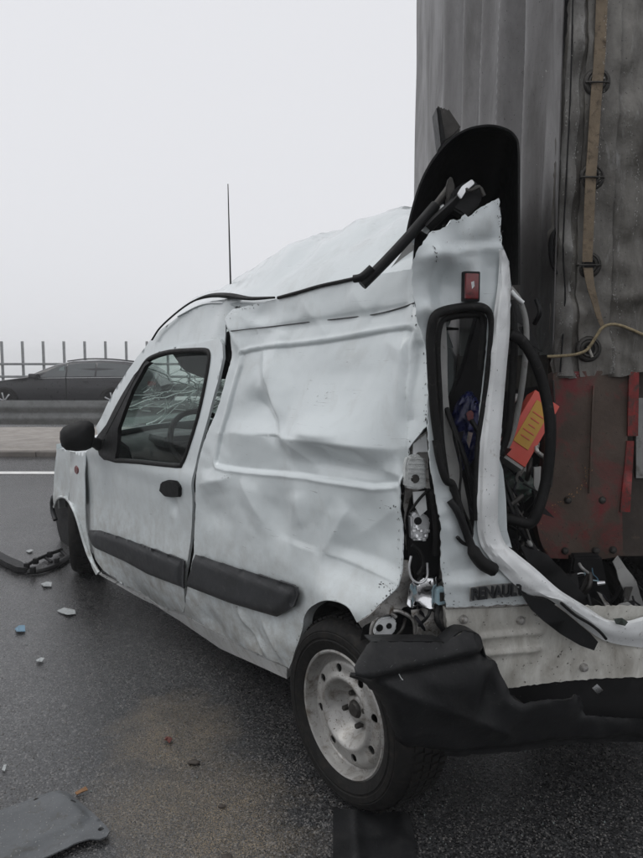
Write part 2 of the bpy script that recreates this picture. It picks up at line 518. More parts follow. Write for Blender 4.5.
M['line'] = simple('road_paint', (.74, .74, .72), .6, 0, .15, 8, .1, 90, 0, (.35, .35, .34), (.58, .72))
M['asphalt'] = asphalt()
M['tarpside'] = tarp('grey_tarpaulin', (.12, .117, .118), (.165, .16, .16), (.062, .058, .056), .2, .12)
M['tarprear'] = tarp('grimy_tarpaulin', (.155, .148, .132), (.24, .23, .208), (.042, .037, .031), .6)
M['tarpband'] = tarp('pale_tarpaulin_band', (.20, .20, .19), (.28, .275, .26), (.07, .064, .056), .5)
M['rust'] = rusty()
M['red'] = simple('red_paint', (.23, .02, .018), .55, 0, .45, 14, .3, 60, 0, (.05, .028, .022), (.46, .62))
M['brown'] = simple('brown_grimed_steel', (.05, .038, .03), .65, 0, .4, 9, .3, 50, 0, (.1, .075, .05), (.6, .7))
M['strap'] = simple('worn_brown_webbing', (.20, .155, .105), .8, 0, .3, 20, .3, 260, 0, (.06, .045, .03), (.52, .7))
M['fray'] = simple('frayed_fibre', (.42, .40, .36), .9, 0, .3, 60)
M['rope'] = simple('dirty_rope', (.32, .26, .155), .85, 0, .4, 90, .5, 240, 0, (.1, .08, .05), (.5, .7))
M['iron'] = simple('dull_iron', (.05, .047, .043), .5, .5, .35, 40, .2, 120)
M['silver'] = simple('reflector_chrome', (.80, .81, .82), .22, .55, .2, 30, .15, 60)
M['chrome'] = simple('bright_chrome', (.86, .87, .88), .12, 1.0, .1, 20, .25, 30)
M['lens'] = simple('clear_ribbed_lens', (.62, .64, .63), .2, .25, .3, 40, .5, 260, .5)
M['redlens'] = simple('red_lens', (.17, .007, .009), .2, 0, .3, 24, 0, 1, .6, (.05, .004, .005), (.5, .7))
M['orange'] = simple('amber_lens', (.30, .055, .01), .25, 0, .2, 24, 0, 1, .5)
M['glass'] = glass('tinted_glass', (.94, .97, .96), .05)
M['wsglass'] = glass('cracked_windscreen_glass', (.84, .89, .87), .3)
M['crack'] = simple('crack_line', (.86, .92, .90), .5, 0, .1)
M['carpaint'] = simple('charcoal_car_paint', (.02, .02, .023), .3, .0, .15, 4, 0, 1, .45, spec=.35)
M['carglass'] = simple('dark_car_glass', (.085, .095, .098), .12, 0, .1, 5, 0, 1, .3, spec=.6)
M['paleglass'] = simple('lit_car_glass', (.26, .31, .31), .2, 0, .1, 5)  # pale copy of the car glass for the see-through brightness
M['alloy'] = simple('alloy', (.55, .56, .57), .3, .8, .1)
M['cyan'] = simple('pale_blue_plastic', (.36, .50, .56), .45, 0, .15, 30)
M['bluep'] = simple('blue_plastic', (.10, .21, .30), .4, 0, .2, 30)
M['whitep'] = simple('white_plastic', (.80, .82, .82), .45, 0, .15, 30, .1)
M['redbox'] = simple('red_print_card', (.58, .075, .05), .45, 0, .15, 14)
M['yellow'] = simple('yellow_print_card', (.48, .26, .02), .45, 0, .15, 14)
M['green'] = simple('green_mottled_bag', (.07, .085, .075), .5, 0, .5, 30, .4, 50, 0, (.05, .17, .12), (.55, .66))
M['blue'] = simple('dark_blue_cloth', (.015, .02, .09), .28, 0, .5, 18, .4, 40)
M['leafr'] = simple('red_leaf', (.10, .022, .015), .7, 0, .3, 40)
M['leafo'] = simple('orange_leaf', (.22, .11, .045), .7, 0, .3, 40)
M['stone'] = simple('dark_stone', (.06, .05, .042), .8, 0, .4, 40, .4, 60)
M['terrain'] = simple('pale_bounce_ground', (.42, .43, .41), .9, 0, .4, .05)  # unseen land made pale so it bounces light up into the fog

# ================================================================== SETTING
def flat_sheet(name, x0, x1, y0, y1, z, mat, label, cat, kind='structure', nx=1):
    vs = []; fs = []
    for i in range(nx + 1):
        x = x0 + (x1 - x0) * i / nx
        vs += [(x, y0, z), (x, y1, z)]
    for i in range(nx): fs.append([2 * i, 2 * i + 2, 2 * i + 3, 2 * i + 1])
    o = mk(name, vs, fs, mat, None, False)
    return tag(o, label, cat, None, kind)

flat_sheet('ground', -1200, 1200, -1200, 1200, -16.0, M['terrain'], 'low land far below the bridge deck, lost in fog', 'ground')
KY, LY, GY, FY = gnd(20, 457).y, gnd(20, 473).y, 10.55, 21.2
flat_sheet('road', -150, 150, -40, KY, 0, M['asphalt'], 'wet dark asphalt carriageway under the crashed van', 'road')
flat_sheet('lane_line', -150, 150, LY - .09, LY + .09, .004, M['line'], 'white painted edge line along the near carriageway', 'line')
# median: kerb and paving pieces
kerb = empty('kerb', (0, KY, 0), 'low concrete kerb edging the median strip', 'kerb', kind='structure')
for i in range(-24, 14):
    x = i * 1.0
    box('kerb_stone', (x + .5, KY + .09, .012), (.992, 0, 0), (0, .18, 0), (0, 0, .12), M['kerb'], kerb, .012)
med = flat_sheet('median', -150, 150, KY + .18, 13.2, .066, M['conc'], 'pale concrete median strip under the guardrail', 'median')
flat_sheet('far_road', -150, 150, 13.2, FY + .6, .02, M['asphalt'], 'wet far carriageway beyond the guardrail', 'road')
# deck edge and side of the bridge
box('bridge_deck', (0, (FY + .6 - 40) / 2, -.6), (300, 0, 0), (0, FY + .6 + 40, 0), (0, 0, 1.15), M['conc'], None, 0, (0, 0, 0))
tag(bpy.data.objects['bridge_deck'], 'concrete bridge deck carrying both carriageways', 'bridge deck', None, 'structure')

def wbeam(name, x0, x1, Y, zt, hgt, mat, parent, face=-1):
    prof = [(0, 0), (.004, .02), (.035, .075), (.035, .115), (.0, .155), (.0, .185), (.035, .225), (.035, .265), (.004, .31), (0, .33)]
    rows = []
    for d, z in prof:
        zz = zt - z * hgt / .33
        rows.append([(x0, Y + face * (d + .03), zz), (x1, Y + face * (d + .03), zz)])
    return loft(name, rows, mat, parent, .004, sharp=50)

def guardrail(Y, zt, x0, x1, label, hgt=.37, sp=2.0, face=-1, grp='guardrails along the carriageways'):
    g = empty('guardrail', (0, Y, 0), label, 'guardrail', grp)
    L = 4.0; x = x0
    while x < x1:
        wbeam('beam', x, x + L - .004, Y, zt, hgt, M['rail'], g, face); x += L
    x = x0 + 1.15
    while x < x1:
        box('post', (x, Y + .06, zt / 2 - .02), (.10, 0, 0), (0, .055, 0), (0, 0, zt), M['galv'], g, .006)
        box('bolt_plate', (x, Y - .012, zt - .19), (.07, 0, 0), (0, .03, 0), (0, 0, .09), M['galv'], g, .004)
        x += sp
    return g
GT = CZ - (400 - YH) / FPX * GY
guardrail(GY, GT, -25, 15, 'galvanised double-wave guardrail standing on the median strip in front of the dark car')
guardrail(19.8, .66, -30, 18, 'low galvanised guardrail beyond the dark car, at the foot of the bridge railing')
# bridge railing with tall posts
rl = empty('bridge_railing', (0, FY, 0), 'tall grey steel railing with slim posts at the far bridge edge', 'railing')
pzt = CZ + (358 - 341.5) / (FPX / FY); step = 20.6 / (FPX / FY)
x4 = (4 - 321.5) / (FPX / FY)
for k in range(-16, 36):
    x = x4 + k * step
    box('post', (x, FY, pzt / 2), (.068, 0, 0), (0, .068, 0), (0, 0, pzt), M['galv'], rl, .008)
for yy, hh in ((364, .07), (376.5, .07)):
    z = CZ - (yy - YH) / (FPX / FY)
    x = x4 - 16 * step
    for k in range(0, 51):
        box('rail', (x + (k + .5) * step, FY - .05, z), (step * .996, 0, 0), (0, .05, 0), (0, 0, hh), M['galv'], rl, .006)

# ================================================================== VAN SURFACES
def tumble(a, b):
    v = 0.0
    if b > .9:
        t = min(b, 2.2) - .9; v += .10 * t + .10 * t * t
    if b < .5: v += .75 * (.5 - max(b, 0)) ** 2 * min(1, max(.1, (2.35 - a) / .5))
    if a > 2.2: v += .20 * min(a - 2.2, .9) ** 2
    if a < -.08: v += .9 * min(-.08 - a, .35) ** 2
    return v
S0 = Surf(VO, VF, ZUP, -VR, lambda a, b: -tumble(a, b))

class Dents:
    def __init__(s, surf): s.surf = surf; s.it = []
    def px(s, p): return s.surf.hit(*p)
    def crease(s, p, q, amp, w, asym=1.0): s.it.append(('c', s.px(p), s.px(q), amp, w, asym))
    def dimple(s, p, amp, ra, rb=None, rot=0.0): s.it.append(('d', s.px(p), amp, ra, rb or ra, rot))
    def __call__(s, a, b):
        h = 0.0
        for e in s.it:
            if e[0] == 'c':
                _, p, q, amp, wd, asym = e
                dx, dy = q[0] - p[0], q[1] - p[1]; L2 = dx * dx + dy * dy
                t = ((a - p[0]) * dx + (b - p[1]) * dy) / L2
                tc = min(1, max(0, t))
                ex, ey = a - p[0] - tc * dx, b - p[1] - tc * dy; d = math.hypot(ex, ey)
                if d > wd * 6: continue
                side = dx * ey - dy * ex
                ww = wd * (asym if side > 0 else 1.0)
                end = 1.0 - .75 * abs(2 * tc - 1) ** 3
                tt = (math.sqrt(d * d + .004 ** 2) - .004) / (ww * 2.1)
                if tt < 1: h += amp * end * (1 - tt) ** 1.25
            else:
                _, p, amp, ra, rb, rot = e
                dx, dy = a - p[0], b - p[1]; c, sn = math.cos(rot), math.sin(rot)
                x, y = (dx * c + dy * sn) / ra, (-dx * sn + dy * c) / rb
                q = x * x + y * y
                if q < 9: h += amp * math.exp(-q)
        return h

DN = Dents(S0)
C_, D_ = DN.crease, DN.dimple
C_((258, 345), (286, 437), .024, .05, .5)
C_((286, 437), (250, 398), -.016, .03, 1.0)
C_((286, 437), (228, 432), .020, .06, .4)
C_((286, 437), (396, 449), .046, .10, .36)
C_((300, 432), (345, 436), .014, .03, .5)
C_((318, 468), (286, 437), .012, .03)
D_((335, 392), -.022, .17, .10)
D_((250, 408), -.020, .10, .06)
D_((340, 462), -.016, .2, .035)
D_((286, 437), .012, .025)
C_((278, 330), (266, 385), .010, .03)
D_((392, 365), .014, .10, .2)
D_((278, 516), -.024, .075, .10)
C_((296, 492), (300, 528), .012, .03, 1.6)
C_((345, 508), (322, 552), .017, .032)
D_((372, 524), -.030, .12, .09)
C_((322, 555), (399, 586), -.050, .13, .42)
C_((322, 553), (399, 585), .016, .016, 1.0)
C_((398, 505), (345, 540), .010, .03)
D_((345, 602), .040, .16, .11)
D_((385, 598), .02, .08, .06)
D_((212, 512), -.016, .12, .06)
C_((200, 484), (232, 478), .014, .025)
C_((240, 480), (264, 524), .009, .034)
C_((226, 312), (242, 352), .022, .03)
C_((232, 312), (285, 338), .014, .04)
D_((258, 316), -.018, .10, .04)
D_((225, 335), -.02, .05, .06)
C_((300, 300), (322, 336), .009, .03)
C_((350, 288), (368, 318), .010, .04)
C_((238, 608), (268, 656), .016, .018)
C_((262, 618), (284, 660), .010, .016)
D_((252, 636), -.022, .06, .05)
D_((212, 622), -.014, .08, .05)
D_((280, 640), .014, .05, .06)
C_((404, 330), (412, 420), .022, .025)
C_((420, 340), (408, 440), -.024, .02)
D_((404, 480), -.02, .06, .08)
C_((395, 455), (404, 520), .016, .016)
C_((380, 470), (402, 478), .012, .016)
C_((412, 300), (424, 345), .016, .02)
C_((236, 338), (414, 309), -.030, .09, 1.1)
C_((380, 340), (408, 352), .008, .02)

EMB = [(247, 351), (313, 343), (406, 329), (412, 345), (406, 420), (396, 484), (301, 474.5), (226, 467), (217, 455), (228, 410), (240, 365)]
EMB = [tuple(p)[:2] for p in catmull([Vector((x, y, 0)) for x, y in EMB], 3, True)]
EMB_AB = [S0.hit(x, y) for x, y in EMB]
EMB_NP = np.array(EMB_AB)
def emboss(a, b):
    p = np.array([[a, b]])
    A = EMB_NP; Bq = np.roll(EMB_NP, -1, 0); ab = Bq - A
    t = np.clip(((p - A) * ab).sum(1) / ((ab * ab).sum(1) + 1e-12), 0, 1)
    d = float(np.sqrt((((A + t[:, None] * ab) - p) ** 2).sum(1)).min())
    s = d if inpoly(p, EMB_AB)[0] else -d
    x = min(1, max(0, (s + .005) / .011)); st = x * x * (3 - 2 * x)
    return -.009 * st + .0035 * math.exp(-((s + .012) / .006) ** 2)
g1, g2 = S0.hit(231, 331), S0.hit(414, 303)
def seam(a, b):
    t = (a - g1[0]) / (g2[0] - g1[0]); bb = g1[1] + t * (g2[1] - g1[1]); d = b - bb
    return .006 / (1 + math.exp(-d / .004))
def wob(a, b, k=1.0):
    return .55 * k * (.0055 * noise.noise(Vector((a * 4.2, b * 4.2, 3))) + .0030 * noise.noise(Vector((a * 11, b * 11, 7))) + .0012 * noise.noise(Vector((a * 26, b * 26, 1))))
SQ = S0.with_h(lambda a, b: -tumble(a, b) + DN(a, b) + emboss(a, b) + seam(a, b) + wob(a, b, 1.6))

HC = S0.hit(171.5, 504)
def door_h(a, b):
    # soft waist line and slight inward pull towards the broken rear edge
    w_ = .010 * math.exp(-((b - .86) / .05) ** 2) - .010 * math.exp(-((b - .62) / .14) ** 2)
    hc = HC; w_ -= .016 * math.exp(-((a - hc[0]) / .035) ** 2 - ((b - hc[1]) / .04) ** 2)
    return -tumble(a, b) + w_ + wob(a, b, .6) - .004
SD = S0.with_h(door_h)
def fender_h(a, b):
    ac = S0.hit(72, 552)
    fl_ = .035 * math.exp(-((a - 2.62) / .30) ** 2) / (1 + math.exp((b - .56) / .06))
    return -tumble(a, b) + .5 * wob(a, b) + fl_
SF = S0.with_h(fender_h)
SI = S0.with_h(lambda a, b: -tumble(a, b) - .02 + .4 * wob(a, b))

# ================================================================== VAN
van = empty('crashed_van', V(1.2, .8, 0), 'crumpled white panel van with torn tail, wedged against the tarpaulin truck', 'van', rz=math.atan2(VF.y, VF.x))

# fine mesh rows along the pressed swage and along each crease
XTRA = []
def along(line, closed, offs, stp):
    L = densify(line, stp) if closed else None
    if not closed:
        L = []
        for i in range(len(line) - 1):
            a, b = line[i], line[i + 1]; n = max(2, int(math.hypot(b[0] - a[0], b[1] - a[1]) / stp))
            L += [(a[0] + (b[0] - a[0]) * k / n, a[1] + (b[1] - a[1]) * k / n) for k in range(n + 1)]
    m = len(L)
    for i in range(m):
        p_, q_ = L[max(0, i - 1)] if not closed else L[i - 1], L[min(m - 1, i + 1)] if not closed else L[(i + 1) % m]
        dx, dy = q_[0] - p_[0], q_[1] - p_[1]; l_ = math.hypot(dx, dy) + 1e-9
        for o_ in offs: XTRA.append((L[i][0] - dy / l_ * o_, L[i][1] + dx / l_ * o_))
along(EMB_AB, True, (-.026, -.019, -.015, -.012, -.009, -.006, -.003, .0, .003, .006, .010, .018), .010)
along([g1, g2], False, (-.008, -.003, .001, .005, .010), .012)
for e in DN.it:
    if e[0] == 'c': along([e[1], e[2]], False, (-.012, -.005, 0, .005, .012), .013)
cargo = panel('cargo_side', M['paint'], van, SQ,
    [(224.5, 321), (233, 309), (245, 306.5), (277, 298.6), (319.5, 286.5), (358, 278.4), (390, 272.5), (412, 269), (414.5, 304.7), (422, 325), (428, 341), (429, 381), (427, 426), (413, 442), (406, 464), (400, 513), (401, 573), (398, 586), (391, 594), (370, 614), (358, 622),
     (350, 608), (342, 602.5), (333.7, 600), (325, 599.5), (317.5, 602), (309, 608), (304, 617), (302, 630), (294, 655), (289, 668), (261, 655), (220, 634), (184, 613.5),
     (186, 602), (190, 575), (194, 553), (195, 521), (198, 464), (204, 442), (220, 402), (230, 365), (232, 352)],
    res=.0115, thick=.004, jag=.0018, extra=XTRA)
# wheel arch lip folded inward, liner behind it
arch = [(289, 668), (294, 655), (302, 630), (304, 617), (309, 608), (317.5, 602), (325, 599.5), (333.7, 600), (342, 602.5), (350, 608), (358, 622)]
ap = [SQ.P(x, y) for x, y in arch]
ap = catmull(ap, 3)
loft('arch_lip', [[p - VR * .002 for p in ap], [p + VR * .035 - ZUP * .004 for p in ap]], M['paint'], van, .003)
wc = S0.with_h(lambda a, b: -.02).P(340, 715.5)
rows = []
for k in range(15):
    t = math.pi * (.16 + .70 * k / 14)
    rows.append([wc + VR * d + VF * (math.cos(t) * .36) + ZUP * (math.sin(t) * .37 + .015) for d in (.02, .12, .26, .42)])
loft('wheel_arch_liner', rows, M['dark'], van, .004)

# front door
door_out = [(86, 453), (85, 475), (85.3, 498), (86.5, 528), (91, 549), (103, 570), (125, 586), (162, 607), (183, 613), (185.5, 605), (187, 565), (192.5, 507), (197.5, 456), (208, 418), (218, 381), (223, 358), (222.5, 345), (219.5, 338.5), (199.5, 343), (180, 346), (166, 349), (155, 353), (147, 358), (134, 373), (120, 396), (105, 425.5), (97, 441)]
win = [(106, 440), (108, 458), (140, 462), (178, 466), (183, 463), (187, 455), (199, 417), (207, 380), (210, 362), (210, 354), (206, 350.5), (191.6, 350.5), (171, 352), (155, 356.5), (145, 364), (131.7, 388), (118, 415)]
door = panel('front_door', M['paint'], van, SD, door_out, [win], res=.016, thick=.012, smooth_holes=False)
wcl = catmull([SD.P(x, y, -.004) for x, y in win], 3, True)
tube('window_seal', wcl, .013, M['rubber'], door, 6, 1, True)
panel('window_pane', M['glass'], door, SD.with_h(lambda a, b: -tumble(a, b) - .03), win, res=.2, thick=.003)
panel('mirror_sail', M['black'], door, SD, [(96.5, 437), (99, 455), (104, 460), (115, 461), (116.5, 450), (118, 428), (132, 390), (145, 366), (150, 362), (146, 361), (134, 375), (120, 398), (106, 425)], res=.03, thick=.02, off=.006)
panel('door_inner_card', M['dark'], door, S0.with_h(lambda a, b: -tumble(a, b) - .09), [(95, 462), (92, 540), (106, 566), (175, 604), (185, 560), (193, 468)], res=.1, thick=.02)
# handle with scooped cup
hp = [SD.P(x, y, .014) for x, y in ((158.5, 491), (160, 482.5), (167, 480), (175, 481), (179, 487), (178.5, 497), (171, 497.5), (163, 496.5))]
hdl = prism('door_handle', hp, VR * .03, M['black'], door, .006)
# side mouldings, raised with rounded faces
def moulding(name, parent, surf, quad, proud):
    a = [surf.hit(x, y) for x, y in quad]
    def hh(u, z): return 0
    poly = quad
    abp = [surf.hit(x, y) for x, y in poly]; A = np.array(abp)
    def h2(u, z):
        p = np.array([[u, z]]); d = float(segdist(p, abp)[0])
        return surf.h(u, z) + proud * min(1, max(0, (d / .022))) ** .5
    return panel(name, M['mould'], parent, surf.with_h(h2), poly, res=.014, thick=.006)
moulding('side_moulding', door, SD, [(89.5, 530), (100, 530.5), (130, 540.5), (184.5, 561), (184, 588.5), (150, 575), (95.5, 548), (90, 540)], .018)
moulding('side_moulding', cargo, SQ.with_h(lambda a, b: -tumble(a, b) + .012), [(195.5, 554.5), (240, 569), (297, 587.6), (298, 594), (294, 605), (286, 612), (277, 616.7), (230, 603), (187.5, 586.5), (191, 570)], .02)

# cant rail and windscreen pillar
rail_px = [(96, 427), (115.6, 389), (136.5, 358), (151, 339.5), (163, 328), (177, 317.5), (195, 307), (212, 301), (233, 298), (246, 300), (233, 309), (226, 321), (225, 345), (219, 343), (199.5, 347), (166, 353), (150, 360), (136, 376), (121, 400), (107, 428), (99, 440)]
SR = S0.with_h(lambda a, b: -tumble(a, b) - .016 + wob(a, b, 1.5) + (.014 * math.sin(a * 26 + b * 9) * min(1, max(0, (1.1 - a) / .25)) if b > 1.3 else 0))
panel('roof_side_rail', M['paint'], van, SR, rail_px, res=.02, thick=.006)
# front fender with flared arch
fen_px = [(57, 449), (70, 451), (86, 452.5), (84.5, 475), (85, 498), (86, 528), (90, 551), (99, 573), (96, 575), (90, 560), (84, 541), (77, 517), (71, 504), (66, 498), (61, 497), (57, 500), (54.5, 507), (53.2, 500), (53.8, 485), (54.5, 470)]
fpts = [S0.hit(*q) for q in ((99, 573), (90, 558), (84, 541), (77, 517), (71, 504), (66, 498), (61, 497), (57, 500), (54.5, 507))]
def fh(a, b):
    d = float(segdist(np.array([[a, b]]), fpts + fpts[::-1])[0])
    return fender_h(a, b) + .012 * math.exp(-(d / .06) ** 2) + .03 * min(1, max(0, (a - 2.36) / .12))
fender = panel('front_fender', M['paint'], van, S0.with_h(fh), fen_px, res=.02, thick=.005)
p = S0.with_h(fh).P(76, 470, .006)
lens_pts = [p + VF * (math.cos(t) * .035) + ZUP * (math.sin(t) * .026) for t in [k * math.pi / 6 for k in range(12)]]
prism('side_indicator', lens_pts, VR * .02, M['redlens'], fender, .004)
tube('arch_edge', [S0.with_h(fh).P(*q, .002) for q in ((99, 573), (90, 558), (84, 541), (77, 517), (71, 504), (66, 498), (61, 497), (57, 500), (54.5, 507))], .011, M['paint'], fender, 6, 4)
panel('liner_flap', M['black'], van, S0.with_h(lambda a, b: -tumble(a, b) - .05), [(53.5, 503), (56, 500), (62, 499), (68, 503), (70.5, 512), (70, 545), (66, 552), (63, 551), (58, 531)], res=.03, thick=.01)
panel('front_arch_liner', M['dark'], van, S0.with_h(lambda a, b: -tumble(a, b) - .32), [(53, 502), (58, 495), (70, 496), (92, 515), (104, 560), (102, 574), (74, 562), (67.5, 553), (62, 542), (57, 524)], res=.06, thick=.02)
# sill
sill = panel('sill', M['rearskin'], van, SI, [(98, 573), (125, 588), (162, 609), (184, 615.5), (220, 636), (261, 657), (287, 668), (287, 679), (261, 667), (220, 648.5), (180, 621), (150, 603), (115, 583)], res=.025, thick=.02)
# floor pan under the body
loft('floor_pan', [[V(u, v, .30) for u in (.5, .9, 1.4, 2.2, 3.0)] for v in (.12, .5, 1.0, 1.45)], M['dark'], van, .03)
# bonnet
rows = []
ft = [S0.P(x, y) for x, y in ((56.5, 450), (70, 452), (86, 454))]
for k in range(9):
    s = k / 8; row = []
    for j, q in enumerate(ft):
        lift = .11 * math.sin(math.pi * min(1, s * 1.0)) ** .7
        row.append(q + VR * (s * 1.36 - (0 if j else 0)) + VF * ((.10 * math.sin(math.pi * s)) if j == 0 else 0) + ZUP * (lift + .0 * j))
    base_ = S0.P(97, 434); row.append(Vector(base_) + VR * (.02 + s * 1.34) + VF * (.18 * math.sin(math.pi * s)) + ZUP * (.03 * math.sin(math.pi * s)))
    rows.append(row)
loft('bonnet', rows, M['paint'], van, .004)
# nose
rows = []
for z, du, dv in ((1, 0, 0), (.72, .05, 0), (.40, .08, 0), (.28, .02, .02)):
    row = []
    for k in range(9):
        s = k / 8; q = ft[0]; zz = q.z if z == 1 else z * q.z / .68
        row.append(Vector((q.x, q.y, zz)) + VR * (s * 1.36) + VF * (.10 * math.sin(math.pi * s) + du * math.sin(math.pi * s) ** .5) + ZUP * ((.11 * math.sin(math.pi * s) ** .7) if z == 1 else 0))
    rows.append(row)
loft('nose', rows, M['paint'], van, .004)
fb = [S0.P(53.5, 497), S0.P(52.3, 503), S0.P(53, 512), S0.P(55.5, 520)]
tube('front_bumper_corner', [fb[0], fb[1], fb[2], fb[3]], .017, M['mould'], van, 8, 4)
# right flank (far side): pillar, door and fender
def RV(p_, dv=0): # mirror of a left-side point
    d = (p_ - VO).dot(VR); q = p_ - VR * d
    return q + VR * (1.50 - d + dv)
SRt = Surf(VO + VR * 1.50, VF, ZUP, VR, lambda a, b: -tumble(a, b))
dab = [S0.hit(x, y) for x, y in door_out]; wab = [S0.hit(x, y) for x, y in win]; fab = [S0.hit(x, y) for x, y in fen_px]; rab = [S0.hit(x, y) for x, y in rail_px]
rdoor = panel('front_door', M['paint'], van, SRt, dab, [wab], res=.06, thick=.02, ab=True)
panel('window_pane', M['glass'], rdoor, SRt, wab, res=.3, thick=.003, off=-.02, ab=True)
panel('front_fender', M['paint'], van, SRt, fab, res=.06, thick=.005, ab=True)
panel('roof_side_rail', M['paint'], van, SRt, rab, res=.06, thick=.006, off=-.012, ab=True)
rm = [RV(S0.P(x, y)) for x, y in ((92, 436),)][0]
box('right_mirror', rm + VR * .12, VF * .08, VR * .2, ZUP * .15, M['black'], van, .03)

# windscreen
pl = [S0.P(x, y, -.05) for x, y in ((101, 432), (120, 389), (141, 358), (156, 342), (180, 322))]
rows = []
for q in catmull(pl, 4):
    v0 = (q - VO).dot(VR); r_ = RV(q)
    rows.append([q.lerp(r_, s / 14) + VF * (.16 * math.sin(math.pi * s / 14)) for s in range(15)])
ws = loft('windscreen', rows, M['wsglass'], van, .005)
# crack web: radial and ring fractures as hairline ridges on the glass
def wsp(s, t):   # s across 0..1, t up 0..1
    i = min(len(rows) - 1.001, max(0, t * (len(rows) - 1))); j = min(13.999, max(0, s * 14)); i0, j0 = int(i), int(j); fi, fj = i - i0, j - j0
    q = (rows[i0][j0] * (1 - fj) + rows[i0][j0 + 1] * fj) * (1 - fi) + (rows[i0 + 1][j0] * (1 - fj) + rows[i0 + 1][j0 + 1] * fj) * fi
    return q - VF * .008
cv, cf = [], []
def crackline(p, q, r, n=6, wig=.02):
    prev = None; rn = random
    for k in range(n + 1):
        t = k / n
        s_, t_ = p[0] + (q[0] - p[0]) * t + rn.uniform(-wig, wig) * (0 < k < n), p[1] + (q[1] - p[1]) * t + rn.uniform(-wig, wig) * (0 < k < n)
        if not (0 < s_ < 1 and 0 < t_ < 1): break
        P_ = wsp(s_, t_)
        if prev is not None:
            d = (P_ - prev); nrm = d.cross(VF)
            if nrm.length < 1e-6: continue
            nrm = nrm.normalized() * r; b0 = len(cv); off = -VF * r
            cv.extend([prev - nrm, prev + nrm, P_ + nrm, P_ - nrm, prev + off, P_ + off]); cf.extend([[b0, b0 + 3, b0 + 5, b0 + 4], [b0 + 4, b0 + 5, b0 + 2, b0 + 1], [b0, b0 + 1, b0 + 2, b0 + 3]])
        prev = P_
for cx, cyy, nr in ((.42, .22, 17), (.68, .16, 15), (.55, .5, 11)):
    angs = sorted(random.uniform(0, 2 * math.pi) for _ in range(nr)); lens_ = [random.uniform(.18, .6) for _ in angs]
    for a_, l_ in zip(angs, lens_): crackline((cx, cyy), (cx + math.cos(a_) * l_, cyy + math.sin(a_) * l_), random.choice((.0022, .003, .004)), 8, .012)
    for ring in (.06, .11, .17, .25):
        for k in range(nr):
            if random.random() < .6:
                a0, a1 = angs[k], angs[(k + 1) % nr] + (2 * math.pi if k == nr - 1 else 0)
                r0, r1 = ring * random.uniform(.85, 1.2), ring * random.uniform(.85, 1.2)
                crackline((cx + math.cos(a0) * r0, cyy + math.sin(a0) * r0), (cx + math.cos(a1) * r1, cyy + math.sin(a1) * r1), random.choice((.0016, .0022)), 3, .006)
for _ in range(26):
    y0 = random.uniform(.06, .22); x0 = random.uniform(.1, .9); crackline((x0, y0), (x0 + random.uniform(-.25, .25), y0 + random.uniform(-.05, .05)), .0026, 6, .014)
o = mk('crack_web', cv, cf, M['crack'], ws, False); o['kind'] = 'stuff'

# torn windscreen seal running up over the roof edge
tube('windscreen_seal', [S0.P(x, y, .005) for x, y in ((152, 340), (160, 328), (175, 314), (190, 303), (203, 297.5), (216, 295.3), (232, 296), (250, 298.5), (274, 297.5))], lambda t: .006 + .016 * max(0, 1 - abs(t - .72) / .3), M['rubber'], van, 6, 5, flat=.6, upv=(0, 0, 1))
tube('gutter_strip', [SQ.P(x, y, .004) for x, y in ((278, 297.8), (300, 291.8), (320, 286.0), (345, 280.6), (362, 277.0))], .006, M['rubber'], cargo, 6, 4)

# buckled roof
near = catmull([S0.P(x, y, -.01) for x, y in ((177, 316.5), (200, 305), (222, 303), (246, 307), (277, 300.5), (319, 288.5), (358, 279), (390, 273), (412, 270))], 12)
mid_px = ((185, 309), (205, 299), (227, 290.5), (262, 267), (300, 248.5), (333, 237), (374, 225.5), (404, 216.5), (421, 213))
def vplane(x, y, v):
    return Surf(VO, VF, ZUP, -VR, lambda a, b: -v).P(x, y)
ridge = catmull([vplane(x, y, .45 + .42 * k / 8) for k, (x, y) in enumerate(mid_px)], 12)
rows = []
nS = 70
for i in range(nS + 1):
    s = i / nS; row = []
    for j, (a, b) in enumerate(zip(near, ridge)):
        if s <= .5:
            t = s * 2; q = a.lerp(b, t) + ZUP * (.05 * math.sin(math.pi * t) * (1 - .3 * t))
            q = a.lerp(b, t); q.z = a.z + (b.z - a.z) * math.sin(t * math.pi / 2) ** .85
        else:
            t = (s - .5) * 2; far_ = RV(a); far_.z = min(far_.z, b.z)
            q = b.lerp(far_, t); q.z = b.z + (far_.z - b.z) * (1 - math.cos(t * math.pi / 2))
        fz = math.sin(math.pi * min(1, s * 2)) if s < .5 else .6
        q = q + ZUP * fz * (.045 * abs(noise.noise(Vector((q.x * 3.2, q.y * 3.2, 2)))) + .028 * (.25 - abs(noise.noise(Vector((q.x * 7, q.y * 5, 5))))) + .012 * (.25 - abs(noise.noise(Vector((q.x * 17, q.y * 13, 9))))))
        row.append(q)
    rows.append(row)
loft('roof', rows, M['paint'], van, .004)
tube('aerial', [atY(228, 184, 3.3), atY(229.3, 235, 3.3), atY(231, 296, 3.3)], lambda t: .0022 + .0025 * t, M['black'], van, 6, 3)

